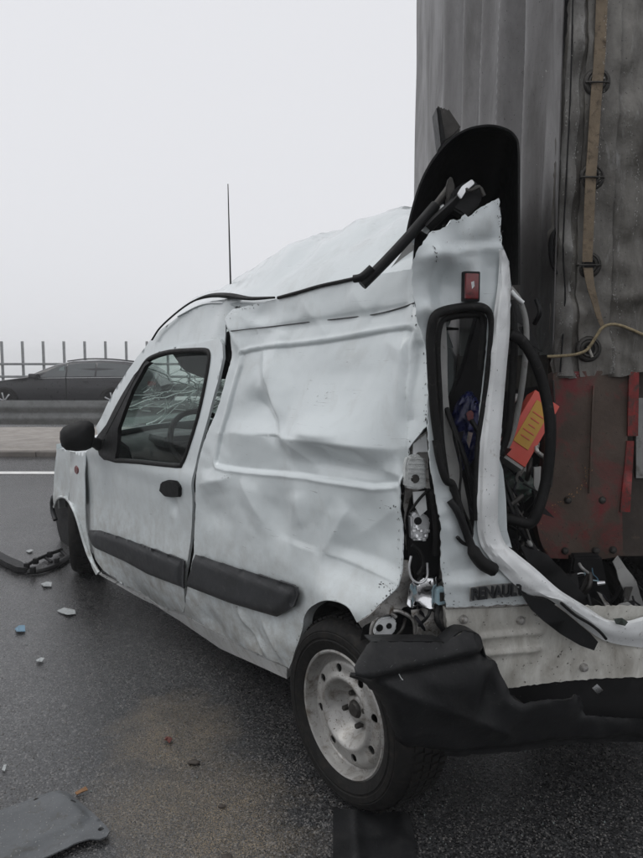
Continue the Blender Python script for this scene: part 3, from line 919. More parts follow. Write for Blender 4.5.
# mirror
mp = S0.P(94, 437)
mirror = prism('door_mirror', [S0.P(x, y, .24) for x, y in ()] or [mp], (0, 0, 0), M['black'], None) if False else None
mc = atY(78, 436.5, (S0.P(94, 437)).y - .16)
SM = Surf(mc, Vector((1, .12, 0)), ZUP, Vector((.12, -1, 0)), None)
mo = [(60, 432), (63, 427.5), (70, 423.5), (80, 421), (89, 421), (93.5, 424), (95, 431), (94.5, 441), (91.5, 448), (86, 450.5), (76, 451.3), (66, 450), (61.5, 446), (59.8, 439)]
mab = [SM.hit(x, y) for x, y in mo]
def mh(a, b):
    d = float(segdist(np.array([[a, b]]), mab)[0]); return .05 * (1 - math.exp(-d / .03))
mirror = panel('door_mirror', M['black'], door, SM.with_h(mh), mo, res=.012, thick=.004)
bk = Surf(SM.O, SM.A, SM.B, -SM.N, lambda a, b: .045 * (1 - math.exp(-float(segdist(np.array([[a, b]]), mab)[0]) / .02)))
panel('mirror_shell', M['black'], mirror, bk, mab, res=.014, thick=.003, ab=True, off=.003)
tube('mirror_arm', [SM.P(91, 442, -.01), SM.P(96, 443, -.03), S0.P(100, 446, .0)], .03, M['black'], mirror, 8, 4)

# interior of the cab
dash_rows = []
for z, u in ((.58, 2.02), (.80, 1.95), (.90, 2.02), (.935, 2.2), (.925, 2.42)):
    dash_rows.append([V(u + .02 * math.sin(s * 2.1), .12 + 1.28 * s / 12, z + .03 * math.exp(-((s - 3) / 1.8) ** 2)) for s in range(13)])
loft('dashboard', [catmull(r, 2) for r in dash_rows], M['dashgrey'], van, .02)
box('glovebox_lid', V(1.955, .95, .78), VF * .02, VR * .45, ZUP * .14, M['greytrim'], van, .02)
box('instrument_hood', V(2.0, .44, .93), VF * .22, VR * .36, ZUP * .07, M['dashgrey'], van, .03)
stc = V(1.78, .44, .93); sax = (VF * -.85 + ZUP * .5).normalized(); e1 = VR; e2 = sax.cross(e1)
sw = tube('steering_wheel', [stc + e1 * math.cos(t) * .185 + e2 * math.sin(t) * .185 for t in [k * 2 * math.pi / 20 for k in range(20)]], .016, M['dark'], van, 8, 2, True)
lathe('steering_hub', [(.0, .02), (.06, .015), (.075, -.02), (.05, -.06), (0, -.06)], stc, sax, M['dark'], sw, 16)
for sgn in (-1, 1): tube('steering_spoke', [stc + e1 * .06 * sgn, stc + e1 * .18 * sgn], .014, M['dark'], sw, 6, 2)
tube('steering_column', [stc, stc + VF * .25 - ZUP * .14], .035, M['dark'], sw, 8, 2)
def seat(v):
    s = box('seat', V(1.45, v, .56), VF * .5, VR * .48, ZUP * .16, M['darkcloth'], van, .05)
    box('backrest', V(1.13, v, .90), VF * .13 + ZUP * .02, VR * .46, ZUP * .62 - VF * .14, M['darkcloth'], s, .05)
    box('headrest', V(1.03, v, 1.27), VF * .09, VR * .26, ZUP * .16, M['darkcloth'], s, .04)
seat(.45); seat(1.08)
hl = [vplane(x, y, .22) for x, y in ((168, 350), (176, 361), (183, 371), (196, 376), (207, 380), (214, 350), (205, 344), (180, 345))]
prism('sun_visor', hl, VR * .5 + VF * .05, M['dark'], van, .01)
ro = [(-.1, .2), (.6, .2), (1.5, .22)]
loft('headliner', [[V(u, v, 1.50 + .03 * math.sin(v * 2)) for u in (.75, 1.1, 1.45)] for v in (.16, .5, .9, 1.3)], M['dark'], van, .01)
panel('pillar_lining', M['dark'], van, S0.with_h(lambda a, b: -tumble(a, b) - .07), [(212, 340), (240, 325), (242, 345), (236, 368), (228, 362), (221, 352)], res=.05, thick=.01)
# bulkhead behind the seats and dark lining inside the cargo flank
loft('door_pillar', [[V(.98 - .10 * k / 6, .16 + .03 * j, .32 + 1.1 * k / 6) for k in range(7)] for j in (0, 1, 2)], M['dark'], van, .01)
ci = S0.with_h(lambda a, b: -tumble(a, b) - .11)
panel('cargo_lining', M['greytrim'], van, ci, [(215, 470), (240, 345), (300, 330), (400, 315), (405, 440), (396, 570), (360, 590), (300, 598), (240, 600), (200, 580)], res=.1, thick=.006)
# ---- wheels
def wheel(name, c, ax, steel=True):
    """ax points outward"""
    c = Vector(c); ax = Vector(ax).normalized()
    wl = empty(name, c); wl.parent = van; wl.matrix_parent_inverse = Matrix.Identity(4)
    wl.location = wmat(van).inverted() @ c
    RO, RI = .287, .192
    prof = [(RI, .005), (RI + .006, .012), (RI + .025, .020), (.226, .0235), (.229, .0205), (.233, .0205), (.236, .0238), (.250, .0235), (.253, .0205), (.256, .0215), (.268, .016), (.279, .0), (RO - .003, -.018), (RO, -.045), (RO, -.075)]
    prof += [(r, -.17 - x - (-.075) + .075 - .0) for r, x in []]
    full = prof + [(r, -.17 - x) for r, x in prof[::-1]]
    lathe('tyre', full, c, ax, M['tyre'], wl, 72, 40)
    e1 = (ZUP - ax * ax.z).normalized(); e2 = ax.cross(e1)
    # tread blocks
    bm = bmesh.new(); nb = 64
    for k in range(nb):
        for x, wd in ((-.034, .030), (-.068, .026), (-.102, .026), (-.136, .030)):
            a = 2 * math.pi * (k + (.5 if int(x * 1000) % 4 else 0)) / nb
            d = e1 * math.cos(a) + e2 * math.sin(a); tq = ax.cross(d)
            o_ = c + ax * x + d * (RO - .001)
            q = [o_ + tq * (i * .0095) + ax * (j * wd / 2) for i, j in ((-1, -1), (1, -1), (1, 1), (-1, 1))]
            lo = [bm.verts.new(p_) for p_ in q]; hi = [bm.verts.new(p_ + d * .007) for p_ in q]
            bm.faces.new(hi)
            for i in range(4): bm.faces.new([lo[i], lo[(i + 1) % 4], hi[(i + 1) % 4], hi[i]])
    bmesh.ops.recalc_face_normals(bm, faces=bm.faces)
    t = from_bm('tread', bm, M['tyre'], wl, False); t['kind'] = 'stuff'
    # rim: lip, well, disc with eight round vents, hub dish
    lathe('rim_lip', [(RI + .006, .0), (RI + .004, .010), (RI - .001, .014), (RI - .006, .012), (RI - .009, .002), (RI - .012, -.022), (RI - .018, -.030), (RI - .03, -.034), (RI - .034, -.08), (RI - .02, -.15)], c, ax, M['rim'], wl, 64, 40)
    sd_ = Surf(c, e1, e2, ax, None)
    def sst(x, a_, b_):
        t_ = min(1, max(0, (x - a_) / (b_ - a_))); return t_ * t_ * (3 - 2 * t_)
    def dh(a, b):
        r = math.hypot(a, b)
        return -.030 + .020 * (1 - sst(r, .150, .172)) + .012 * math.exp(-((r - .108) / .010) ** 2) - .050 * (1 - sst(r, .055, .104)) + .014 * (1 - sst(r, .036, .05))
    sd_.h = dh
    ou = [(math.cos(t) * (RI - .018), math.sin(t) * (RI - .018)) for t in [k * 2 * math.pi / 48 for k in range(48)]]
    hs_ = []
    for k in range(8):
        t = 2 * math.pi * (k + .35) / 8; hx, hy = math.cos(t) * .136, math.sin(t) * .136
        hs_.append([(hx + math.cos(q) * .0135, hy + math.sin(q) * .0135) for q in [m_ * 2 * math.pi / 12 for m_ in range(12)]])
    va, fa = tri_region(densify(ou, .009), [densify(h, .006) for h in hs_], .0075)
    sheet_mesh('rim_disc', va, fa, sd_, M['rim'], wl, .005)
    lathe('hub_cap', [(0, -.034), (.020, -.035), (.028, -.044), (.031, -.06)], c, ax, M['iron'], wl, 20)
    for k in range(4):
        t = 2 * math.pi * (k + .2) / 4
        lathe('wheel_bolt', [(0, -.036), (.008, -.036), (.0095, -.040), (.0095, -.062)], c + e1 * math.cos(t) * .05 + e2 * math.sin(t) * .05, ax, M['iron'], wl, 6)
    lathe('brake_drum', [(0, -.09), (.12, -.09), (.125, -.14)], c, ax, M['brown'], wl, 24)
    return wl
wc0 = gnd(343.5, 803) - VR * .0; wc0.z = .293
wheel('rear_wheel', wc0, -VR)
fx = gnd(86, 592); hd = Vector((-.30, 1, 0)).normalized()
wheel('front_wheel', V(2.62, .085, .293) + Vector((-.33, .944, 0)) * .24 + Vector((hd.y, -hd.x, 0)) * -.085, Vector((-hd.y, hd.x, 0)))
rw = V(.05, 1.45, .293); wheel('rear_wheel', rw, VR)
wheel('front_wheel', V(2.62, 1.44, .293), VR)

# ================================================================== VAN TAIL
P0 = SQ.P(402, 560)
RA = Vector((.974, .226, 0)).normalized(); RN = Vector((RA.y, -RA.x, 0))
SB = Surf(Vector((P0.x, P0.y, 0)), RA, ZUP, RN)
def crumple(k=1.0, f=6.0, sd=0):
    def fn(a, b):
        n1 = noise.noise(Vector((a * f, b * f, sd))); n2 = noise.noise(Vector((a * f * 2.3 + 5, b * f * 1.7, sd + 4)))
        return k * (.014 * (.35 - abs(n1)) + .007 * (.35 - abs(n2)))
    return fn

# dark back plate inside the torn lamp bay
panel('lamp_bay', M['dark'], van, SB.with_h(lambda a, b: -.10 + .4 * crumple(2)(a, b)), [(398, 420), (450, 420), (452, 640), (360, 645), (365, 612), (396, 592)], res=.06, thick=.004)
panel('inner_pillar', M['bare'], van, SB.with_h(lambda a, b: -.055 + crumple(1.2)(a, b)), [(412, 440), (428, 430), (432, 500), (443, 560), (447, 645), (414, 645), (418, 600), (408, 560), (404, 500)], res=.02, thick=.003, jag=.003)
# hatch: skin with its window opening
def hatch_h(a, b):
    h = .055 + .06 * max(0, b - 1.2) ** 1.3 + crumple(1.1, 5, 9)(a, b)
    h -= .10 * max(0, .045 - a) ** 1 + .0
    h += .018 * math.exp(-((b - 1.66) / .03) ** 2) * math.sin(a * 22 + 1)          # fold under the torn top
    h -= .020 * math.exp(-((b - 1.57) / .05) ** 2 - ((a - .1) / .05) ** 2)
    return h
DH = Dents(SB.with_h(lambda a, b: .07))
DH.crease((413, 262), (458, 252), .016, .022, .5); DH.crease((458, 252), (503, 248), .018, .02, .5)
DH.crease((474, 214), (466, 256), .012, .014); DH.crease((466, 256), (474, 300), .008, .02)
DH.crease((488, 206), (478, 250), .010, .014); DH.crease((436, 244), (424, 300), .014, .02)
DH.crease((424, 300), (440, 316), .010, .016); DH.dimple((440, 285), -.018, .06, .07); DH.dimple((490, 275), -.010, .03, .06)
DH.crease((504, 256), (507, 300), -.014, .010); DH.crease((414, 318), (430, 305), .012, .018)
DH.crease((446, 520), (462, 560), .010, .02); DH.crease((446, 586), (520, 580), .008, .012); DH.dimple((470, 570), -.010, .05, .03)
hatch_h0 = hatch_h
hatch_h = lambda a, b: hatch_h0(a, b) + DH(a, b)
SH = SB.with_h(hatch_h)
skin_px = [(412.5, 264), (415, 257), (419, 247), (423, 241.5), (432, 231), (441, 229.5), (446, 227), (451, 220), (457, 220.5), (461.5, 218.5), (465, 214), (468, 217), (472, 214.6), (478, 209), (484.6, 205.6), (492, 201), (498.7, 198), (500, 210), (501, 221), (502.6, 246.7), (506, 254), (509, 262), (510.8, 282.6), (509, 334), (504, 390), (499, 457), (497, 520), (503, 545), (520, 575), (538, 600), (520, 604.5), (480, 606), (446, 607),
           (443, 580), (441, 559), (441, 523), (437, 503), (431, 470), (428, 431), (427.5, 388), (429.5, 364.6), (424, 341.5), (416.7, 318.5), (412.8, 295)]
hwin = [(437, 316), (448, 311), (465, 309), (483, 310), (488, 318), (487, 345), (482, 395), (477, 440), (475, 480), (475, 525), (472, 545), (463, 520), (453, 500), (448, 484), (441, 455), (435, 400), (432, 355), (433, 325)]
hatch = panel('tailgate', M['paint'], van, SH, skin_px, [hwin], res=.0095, thick=.006, jag=.0025)
# rubber frame around the hatch window
ring = [(438, 480), (442, 463), (436, 425), (433, 395), (431, 360), (430.5, 335), (434, 318), (441, 312), (455, 308.5), (470, 307), (483, 308), (489.5, 314), (491, 328), (488.5, 360), (484, 400), (478, 440), (475.5, 480), (475, 520)]
tube('window_rubber', [SH.P(x, y, .010) for x, y in ring[1:]], lambda t: .0125 - .0055 * max(0, min(1, (t - .55) / .15)), M['rubber'], hatch, 8, 4, flat=1.0)
tube('window_rubber_inner', [SH.P(x, y, -.012) for x, y in ((446, 478), (441, 440), (439, 395), (437, 350), (440, 324), (450, 317), (470, 314.5), (481, 317), (483, 335), (480, 370))], .010, M['rubber'], hatch, 6, 4)
tube('loose_seal', [SH.P(x, y, o_) for x, y, o_ in ((436, 440, .012), (440, 462, .02), (446, 480, .02), (452, 484, .01), (456, 496, .01), (462, 520, .012), (471, 546, .02), (481, 562, .025), (494, 570, .02))], lambda t: .011 + .008 * (t > .75), M['rubber'], hatch, 8, 4)
prism('dark_interior_sheet', [atY(x, y, 2.30) for x, y in ((476, 312), (496, 312), (490, 470), (440, 470), (446, 405), (462, 365))], (0, .03, 0), M['dark'], van, .01)  # dark sheet standing in for the shaded interior behind the window
tube('loose_wire', [SH.P(x, y, o_) for x, y, o_ in ((447, 412, -.03), (456, 440, 0), (461, 470, .01), (460, 500, .01), (472, 530, .01), (470, 540, .02))], .0035, M['rubber'], hatch, 6, 4)
tube('wiper_linkage', [SH.P(x, y, o_) for x, y, o_ in ((446, 408, -.05), (458, 440, -.02), (468, 470, -.01), (474, 500, -.02))], .008, M['black'], hatch, 6, 3)
tube('wiper_linkage', [SH.P(x, y, o_) for x, y, o_ in ((450, 500, .01), (458, 512, .02), (466, 532, .02), (474, 552, .015))], .011, M['black'], hatch, 6, 3)
tube('torn_trim_hook', [SH.P(x, y, .012) for x, y in ((457, 537), (463, 543), (470, 546))], .005, M['black'], hatch, 6, 3)
panel('inner_frame', M['greytrim'], hatch, SH.with_h(lambda a, b: hatch_h(a, b) - .045), [(440, 322), (446, 322), (448, 395), (453, 440), (463, 480), (470, 520), (463, 515), (448, 480), (441, 440), (438, 380)], res=.03, thick=.006)
# curled flange: the hatch edge that swings out to the right across the lower tail
def edge_h(a, b):
    return hatch_h(min(a, .32), b) + .030 + .012 * math.sin(a * 20) * .4 - .10 * max(0, a - .45)
SE = SB.with_h(edge_h)
flange_px = [(509, 300), (510.6, 284), (511, 300), (509.5, 334), (505, 385), (499.5, 457), (498, 513), (498, 524), (503, 543), (514, 552.5), (534, 567.5), (557, 588), (572, 598), (586, 606.5), (597, 612), (606, 620), (626, 621.5), (645, 616), (660, 612), (660, 650), (643, 647.5), (611, 645), (603.5, 640), (592, 630), (580, 623), (560, 608.5), (551, 601), (542, 598), (526.6, 594.5), (516, 586), (498, 568), (488, 556), (480, 546), (477, 534), (477.5, 483), (480, 431), (486.5, 380), (490.5, 346), (493, 325), (498, 300)]
rowsA = [(504, 250), (508.5, 262), (510.5, 284), (510, 310), (509.5, 334), (505, 385), (499.5, 457), (498, 513), (499, 527), (505, 543), (516, 553), (534, 567.5), (557, 588), (572, 598), (586, 606.5), (606, 619), (626, 621), (645, 616), (665, 611)]
rowsB = [(499, 250), (499, 264), (497, 290), (493, 318), (490.5, 346), (486.5, 380), (480, 431), (477.5, 483), (477, 522), (480, 543), (488, 556), (498, 568), (516, 586), (530, 594.5), (548, 599), (566, 612), (603, 640), (645, 648), (668, 651)]
cA = catmull([Vector((x, y, 0)) for x, y in rowsA], 5); cB = catmull([Vector((x, y, 0)) for x, y in rowsB], 5)
rows = []
for k, (a, b) in enumerate(zip(cA, cB)):
    t = k / (len(cA) - 1); row = []
    for j in range(9):
        s = j / 8; q = a.lerp(b, s)
        bul = (0, .012, .015, .0155, .016, .016, .012, .004, .0)[j] * min(1, .25 + t * 9)
        row.append(SE.P(q.x, q.y, bul - .014 + .0025 * noise.noise(Vector((k * .4, j * .6, 2)))))
    rows.append(row)
loft('tailgate_flange', rows, M['litwhite'], hatch, .004, sharp=26)
tube('flange_split', [SE.P(x, y, .014) for x, y in ((561, 603), (575, 615), (590, 624), (600, 632), (606, 639))], .0045, M['black'], hatch, 6, 4)
panel('flange_underside', M['black'], hatch, SB.with_h(lambda a, b: .10 - .05 * max(0, a - .4)), [(519, 589), (530, 596), (548, 600), (566, 613), (590, 633), (598, 642), (594, 650.5), (580, 645.5), (562, 635), (545, 622), (533, 611)], res=.03, thick=.012)
# stop lamp above the window
lampc = SH.P(471.5, 286.5, .010)
lu, lz = RA, ZUP
lf = box('high_stop_lamp', lampc - RN * .006, RA * .046, ZUP * .078, RN * .02, M['black'], hatch, .004)
box('lamp_lens', lampc + RN * .006 - RA * .003, RA * .037, ZUP * .066, RN * .012, M['redlens'], lf, .004)
prism('broken_lens_chip', [SH.P(x, y, .026) for x, y in ((469, 283), (474, 281), (474.5, 286), (471, 290), (468, 288))], -RN * .004, M['silver'], lf)
# badge lettering
def text(name, s, mat, parent, origin, xdir, up, width, height, depth):
    cu = bpy.data.curves.new('t', 'FONT'); cu.body = s; cu.extrude = depth; cu.offset = .025
    cu.bevel_depth = 0
    ob = bpy.data.objects.new('t', cu); COL.objects.link(ob)
    dg = bpy.context.evaluated_depsgraph_get(); me = bpy.data.meshes.new_from_object(ob.evaluated_get(dg))
    vs = [v.co.copy() for v in me.vertices]; fs = [list(p_.vertices) for p_ in me.polygons]
    bpy.data.objects.remove(ob); bpy.data.curves.remove(cu); bpy.data.meshes.remove(me)
    x0 = min(v.x for v in vs); x1 = max(v.x for v in vs); y0 = min(v.y for v in vs); y1 = max(v.y for v in vs)
    X, U = Vector(xdir).normalized(), Vector(up).normalized(); N = X.cross(U)
    out = [origin + X * ((v.x - x0) / (x1 - x0) * width) + U * ((v.y - y0) / (y1 - y0) * height) + N * v.z for v in vs]
    return mk(name, out, fs, mat, parent, False)
bl, br_, tl = SH.P(471.5, 600, .012), SH.P(523, 594.5, .012), SH.P(471.5, 588, .012)
panel('badge_strip', M['greytrim'], hatch, SB.with_h(lambda a, b: SH.h(a, b) + .004), [(470.5, 588), (526, 581.5), (526, 595.5), (470.5, 601.5)], res=.02, thick=.004)
text('badge_lettering', 'RENAULT', M['mould'], hatch, bl + RN * .002, br_ - bl, tl - bl, (br_ - bl).length, (tl - bl).length, .004)
# lower rear panel below the crease
def low_h(a, b):
    h = .03 + .6 * crumple(1, 5, 3)(a, b)
    for py in (631, 648):
        bb = SB.hit(500, py)[1] + .0 ; h += .012 * math.exp(-((b - bb) / .0075) ** 2) / (1 + math.exp(-(a - .22) / .006)) / (1 + math.exp((a - .42) / .006))
    return h
SL = SB.with_h(low_h)
low = panel('lower_rear_panel', M['rearwhite'], van, SL, [(445, 608), (480, 606.5), (530, 605), (600, 606), (665, 606), (665, 676), (643, 677), (610, 678), (575, 680), (540, 684), (512, 688), (490, 690), (470, 690), (452, 685)], res=.010, thick=.005, jag=.002)
for x, y in ((520, 620), (583, 667), (463, 619)):
    lathe('clip', [(0, .016), (.009, .014), (.013, .006), (.013, -.01)], SL.P(x, y), RN, M['bare'], low, 10)
tube('crease_seam', [SL.P(x, y, .006) for x, y in ((446, 608), (470, 607), (500, 606), (528, 604.5), (545, 604.5))], .004, M['bare'], low, 6, 3)
# lamp cluster remains
def lampblock(name, px, mat, off, depth, parent, bev=.004):
    return prism(name, [SB.P(x, y, off) for x, y in px], -RN * depth, mat, parent, bev)
bay = lampblock('lamp_housing', [(412, 497), (420, 492), (428, 488), (432, 500), (436, 530), (441, 560), (438, 592), (428, 600), (416, 585), (409, 560), (408, 520)], M['black'], -.035, .05, van)
r1 = lampblock('reversing_lens', [(405.5, 488), (405.8, 464), (409, 456), (416, 453.5), (422, 456), (426, 464), (427, 488.5), (416, 490)], M['lens'], .012, .03, van, .006)
lathe('bulb_hole', [(0, .003), (.010, .003), (.0125, -.002), (.0125, -.02)], SB.P(415.5, 479, .014), RN, M['iron'], r1, 16)
for k in range(6):
    y = 459 + k * 4.6; tube('lens_rib', [SB.P(407.5, y, .014), SB.P(425, y, .014)], .0016, M['lens'], r1, 4, 1)
lampblock('pillar_plate', [(413, 444), (426, 434), (428, 452), (418, 452), (413, 456)], M['whitep'], .0, .004, van, 0)
lampblock('pillar_plate', [(413, 492), (425, 491), (427, 510), (420, 516), (414, 505)], M['whitep'], -.005, .004, van, 0)
r2 = lampblock('broken_reflector', [(411, 516), (416, 511), (426, 514), (431, 521), (428, 541), (412, 541)], M['silver'], -.016, .03, bay, .006)
lathe('bulb_hole', [(0, .004), (.010, .004), (.012, -.004), (.012, -.02)], SB.P(418, 521, -.014), RN, M['black'], r2, 12)
for k in range(16):
    q = SB.P(random.uniform(413, 428), random.uniform(526, 540), -.012)
    box('reflector_facet', q, RA * .010, (ZUP + RN * random.uniform(-.5, .5)).normalized() * .009, RN * .006, M['silver'], r2, .001)
tube('lamp_wire', [SB.P(x, y, o_) for x, y, o_ in ((410, 512, .0), (417, 502, .004), (424, 494, .004), (430, 490, .0), (434, 505, .0), (437, 530, .0), (436, 555, -.01))], lambda t: .004 + .008 * (t > .5), M['rubber'], bay, 7, 4)
tube('bulb_clip', [SB.P(x, y, .0) for x, y in ((411, 556), (409, 568), (412, 579), (420, 583), (427, 577), (427, 563))], .004, M['silver'], bay, 6, 4)
tube('lamp_wire', [SB.P(x, y, .002) for x, y in ((412, 545), (420, 552), (423, 565), (418, 575))], .006, M['rubber'], bay, 6, 4)
panel('chrome_shield', M['chrome'], van, SB.with_h(lambda a, b: -.004 + .012 * math.sin(a * 90) + crumple(1.5, 12, 6)(a, b)), [(411, 584), (417, 579), (430, 578), (437, 576), (441, 605), (430, 609), (412, 608), (407, 604)], res=.012, thick=.003, jag=.002)
cn = lampblock('connector', [(437.5, 590), (446, 588.5), (446.5, 604), (438, 606)], M['cyan'], .03, .03, van, .003)
lampblock('connector_slot', [(440, 593), (444, 592.5), (444.2, 601), (440.2, 601.8)], M['iron'], .033, .01, cn, .001)
# torn floor corner between arch and bumper
panel('torn_corner', M['bare'], van, SB.with_h(lambda a, b: -.02 + crumple(2.2, 9, 2)(a, b)), [(411, 610), (441, 608), (447, 620), (446, 646), (410, 646), (417, 630)], res=.014, thick=.003, jag=.003)
panel('torn_corner', M['rearwhite'], van, SB.with_h(lambda a, b: .012 + crumple(1.6, 9, 5)(a, b)), [(443, 606), (456, 607), (463, 640), (450, 645), (446, 630)], res=.014, thick=.003, jag=.003)
br = lampblock('lamp_bracket', [(374, 634), (375, 624), (381, 618), (392, 617), (397, 622), (396, 631), (390, 637), (380, 639)], M['whitep'], -.04, .02, van, .004)
for x, y, r_ in ((379.5, 628, .011), (389, 626, .009)):
    lathe('bracket_hole', [(0, .004), (r_ * .8, .004), (r_, .0), (r_, -.01)], SB.P(x, y, -.04), RN, M['dark'], br, 12)
tube('bracket_rim', [SB.P(x, y, -.03) for x, y in ((371, 640), (372, 626), (379, 616), (390, 613), (396, 617))], .006, M['bare'], van, 6, 4)
tube('arch_flange', [SB.P(x, y, -.02) for x, y in ((393, 611), (399, 611), (409, 616), (414, 622), (415, 634), (414, 645))], .006, M['bare'], van, 6, 4)
panel('quarter_fold', M['bare'], van, SB.with_h(lambda a, b: -.03 + crumple(1.5, 8, 1)(a, b)), [(398, 585), (402, 560), (408, 560), (414, 588), (408, 606), (396, 612), (378, 617), (362, 628), (358, 622), (372, 613)], res=.014, thick=.003, jag=.002)  # bare-metal tone darkens this fold in place of its shade

# rear bumper, torn and sagging
def bump_h(a, b):
    h = .11 + .05 * math.exp(-((b - .50) / .12) ** 2) + crumple(1.1, 5, 21)(a, b)
    h += .040 * (1 / (1 + math.exp(-((b - .575) - .10 * a) / .004)) - .5) * (a > -.25)     # stepped fold
    h -= .22 * max(0, .36 - b) ** 1.0 + .35 * max(0, -.05 - a) ** 1.2 * .3
    h -= .04 * math.exp(-((a - .22) / .035) ** 2 - ((b - .47) / .06) ** 2)
    h += .018 * math.exp(-abs((b - .43) + .55 * (a - .1)) / .02) * (a < .3)
    return h
SBm = SB.with_h(bump_h)
bumper_px = [(349.5, 677), (354, 668), (361, 654), (371, 641.5), (400, 641), (441, 641.5), (444, 644.5), (452, 637), (463, 630.5), (478.5, 634), (483, 645), (487.4, 658.7), (495, 661), (500, 673), (506, 684), (514, 699), (524, 704), (545, 700), (575, 694), (582, 700), (586, 716), (660, 716), (665, 742), (620, 741), (583, 743), (545, 747), (500, 753), (450, 756), (405, 753), (396, 742), (391, 725), (385, 708), (376, 694), (364, 683)]
_bab = [SBm.hit(x, y) for x, y in bumper_px]; bump_h0 = bump_h
def bump_h(a, b):
    d = float(segdist(np.array([[a, b]]), _bab)[0]); ins = inpoly(np.array([[a, b]]), _bab)[0]
    return bump_h0(a, b) - (.032 * math.exp(-d / .012) if ins else .032)
SBm = SB.with_h(bump_h)
bumper = panel('rear_bumper', M['bump'], van, SBm, bumper_px, res=.013, thick=.006, jag=.002)
ed = catmull([SBm.P(x, y, -.004) for x, y in bumper_px[3:17]], 3)
loft('bumper_ledge', [ed, [q - RN * .06 - ZUP * .006 for q in ed]], M['bump'], bumper, .004)
tube('bumper_scratch', [SBm.P(x, y, .004) for x, y in ((399, 674), (401, 678), (403, 680))], .0012, M['whitep'], bumper, 5, 3)
prism('bumper_bracket', [SB.P(x, y, .0) for x, y in ((592, 688), (597, 684), (603, 690), (598, 695))], -RN * .01, M['whitep'], bumper)
tube('exhaust_strap', [SB.P(x, y, -.02) for x, y in ((605, 694), (612, 690), (617, 683))], .01, M['iron'], van, 6, 3)
panel('rear_undertray', M['dark'], van, SB.with_h(lambda a, b: .0), [(478, 684), (560, 676), (665, 672), (700, 672), (700, 742), (560, 742), (478, 738)], res=.08, thick=.02)  # dark sheet added in place of shade between rear panel and bumper
loft('rear_beam', [[SB.pt(a, z, -.03) for a in (.2, .4, .7, 1.1)] for z in (.36, .43, .5)], M['dark'], van, .02)

# black curved trunk liner flung up behind the hatch
cp = [(404, 290), (405, 262), (408, 232), (418, 193), (430, 166), (447, 144), (466, 131), (488, 126.5), (505, 130), (514, 137), (517.5, 150), (518, 200), (518, 285)]
rows = []
for k in range(8):
    t = k / 7; Yd = 2.12 + .42 * t; row = []
    for x, y in cp:
        sx = 470 + (x - 470) * (1 - .50 * t ** 1.6); sy = 285 + (y - 285) * (1 - .42 * t ** 2.0)
        row.append(atY(sx, sy, Yd))
    rows.append(catmull(row, 4))
c_ = [atY(475, 235, 2.60)] * len(rows[0]); rows.append(c_)
liner = loft('boot_liner', rows, M['black'], van, -.006)
# bracket and strut wreckage at the top
tube('gas_strut', [atY(362, 285, 1.98), atY(385, 262, 1.99), atY(412, 233, 2.0), atY(436, 205, 2.01)], .016, M['black'], van, 8, 2)
tube('strut_rod', [atY(436, 205, 2.01), atY(452, 184, 2.02)], .011, M['iron'], van, 8, 1)
tube('strut_clamp', [atY(354, 279, 1.98), atY(362, 277, 1.97), atY(372, 268, 1.97)], .012, M['black'], van, 6, 3)
tube('hinge_arm', [atY(428, 228, 2.0), atY(438, 218, 1.99), atY(452, 205, 1.99), atY(464, 192, 2.0)], .022, M['black'], van, 6, 3, flat=.6)
prism('hinge_block', [atY(x, y, 1.98) for x, y in ((447, 206), (452, 192), (460, 184), (474, 179), (483, 190), (481, 203), (472, 212), (466, 218), (460, 213))], (0, .06, 0), M['black'], van, .006)
prism('hinge_plate', [atY(x, y, 1.95) for x, y in ((457, 194), (462, 186), (472, 179), (475, 183), (466, 191), (461, 199))], (0, .01, 0), M['silver'], van, .002)
tube('hinge_pin', [atY(463, 187, 1.96), atY(470, 191, 1.95), atY(479, 187, 1.96), atY(484, 196, 1.96)], .006, M['iron'], van, 6, 3)
prism('torn_latch', [atY(x, y, 2.0) for x, y in ((446, 188), (449, 177), (452, 176), (455, 186), (452, 205), (447, 205))], (0, .03, 0), M['iron'], van, .003)
tube('hinge_arm', [atY(424, 232, 2.03), atY(430, 222, 2.02), atY(434, 214, 2.02), atY(445, 208, 2.01)], .012, M['whitep'], van, 6, 3)
prism('torn_bracket', [atY(x, y, 2.2) for x, y in ((436, 106), (441, 105), (444, 110), (448, 107), (462, 128), (452, 138), (442, 144))], (0, .05, 0), M['iron'], van, .006)
prism('torn_bracket', [atY(x, y, 2.18) for x, y in ((436.5, 106), (440.5, 108), (446, 140), (441, 146))], (0, .09, 0), M['black'], van, .004)
prism('side_inner_flap', [atY(x, y, 2.1) for x, y in ((388, 272), (398, 258), (410, 240), (414, 244), (412.5, 271), (400, 274))], (0, .02, 0), M['greytrim'], van, .003)

# things seen inside the torn tail
ty = 2.22
tube('door_seal', [atY(x, y, Y_) for x, y, Y_ in ((510, 335, 2.06), (522, 341, 2.06), (534, 360, 2.05), (543, 385, 2.05), (549, 415, 2.04), (550, 445, 2.03), (546, 480, 2.03), (538, 510, 2.02), (530, 523, 2.02), (517, 521, 2.02), (500, 517, 2.03))], .0165, M['rubber'], van, 8, 5)
tube('door_seal', [atY(x, y, 2.1) for x, y in ((511, 300), (514, 340), (512, 385), (508, 430), (500, 455))], .012, M['rubber'], van, 8, 4)
tube('cable_conduit', [atY(x, y, 2.13) for x, y in ((510, 288), (520, 302), (526, 325), (525, 360), (519, 405), (510, 440), (499, 458))], .009, M['greytrim'], van, 8, 5)
tube('cable_conduit', [atY(x, y, 2.12) for x, y in ((511, 291), (516, 297), (523, 303))], .007, M['whitep'], van, 6, 3)
loft('cargo_floor', [[V(u, v, .52 + .03 * math.sin(u * 9 + v * 7)) for u in (-.25, .1, .5, .95)] for v in (.14, .4, .7, .95)], M['dark'], van, .02)
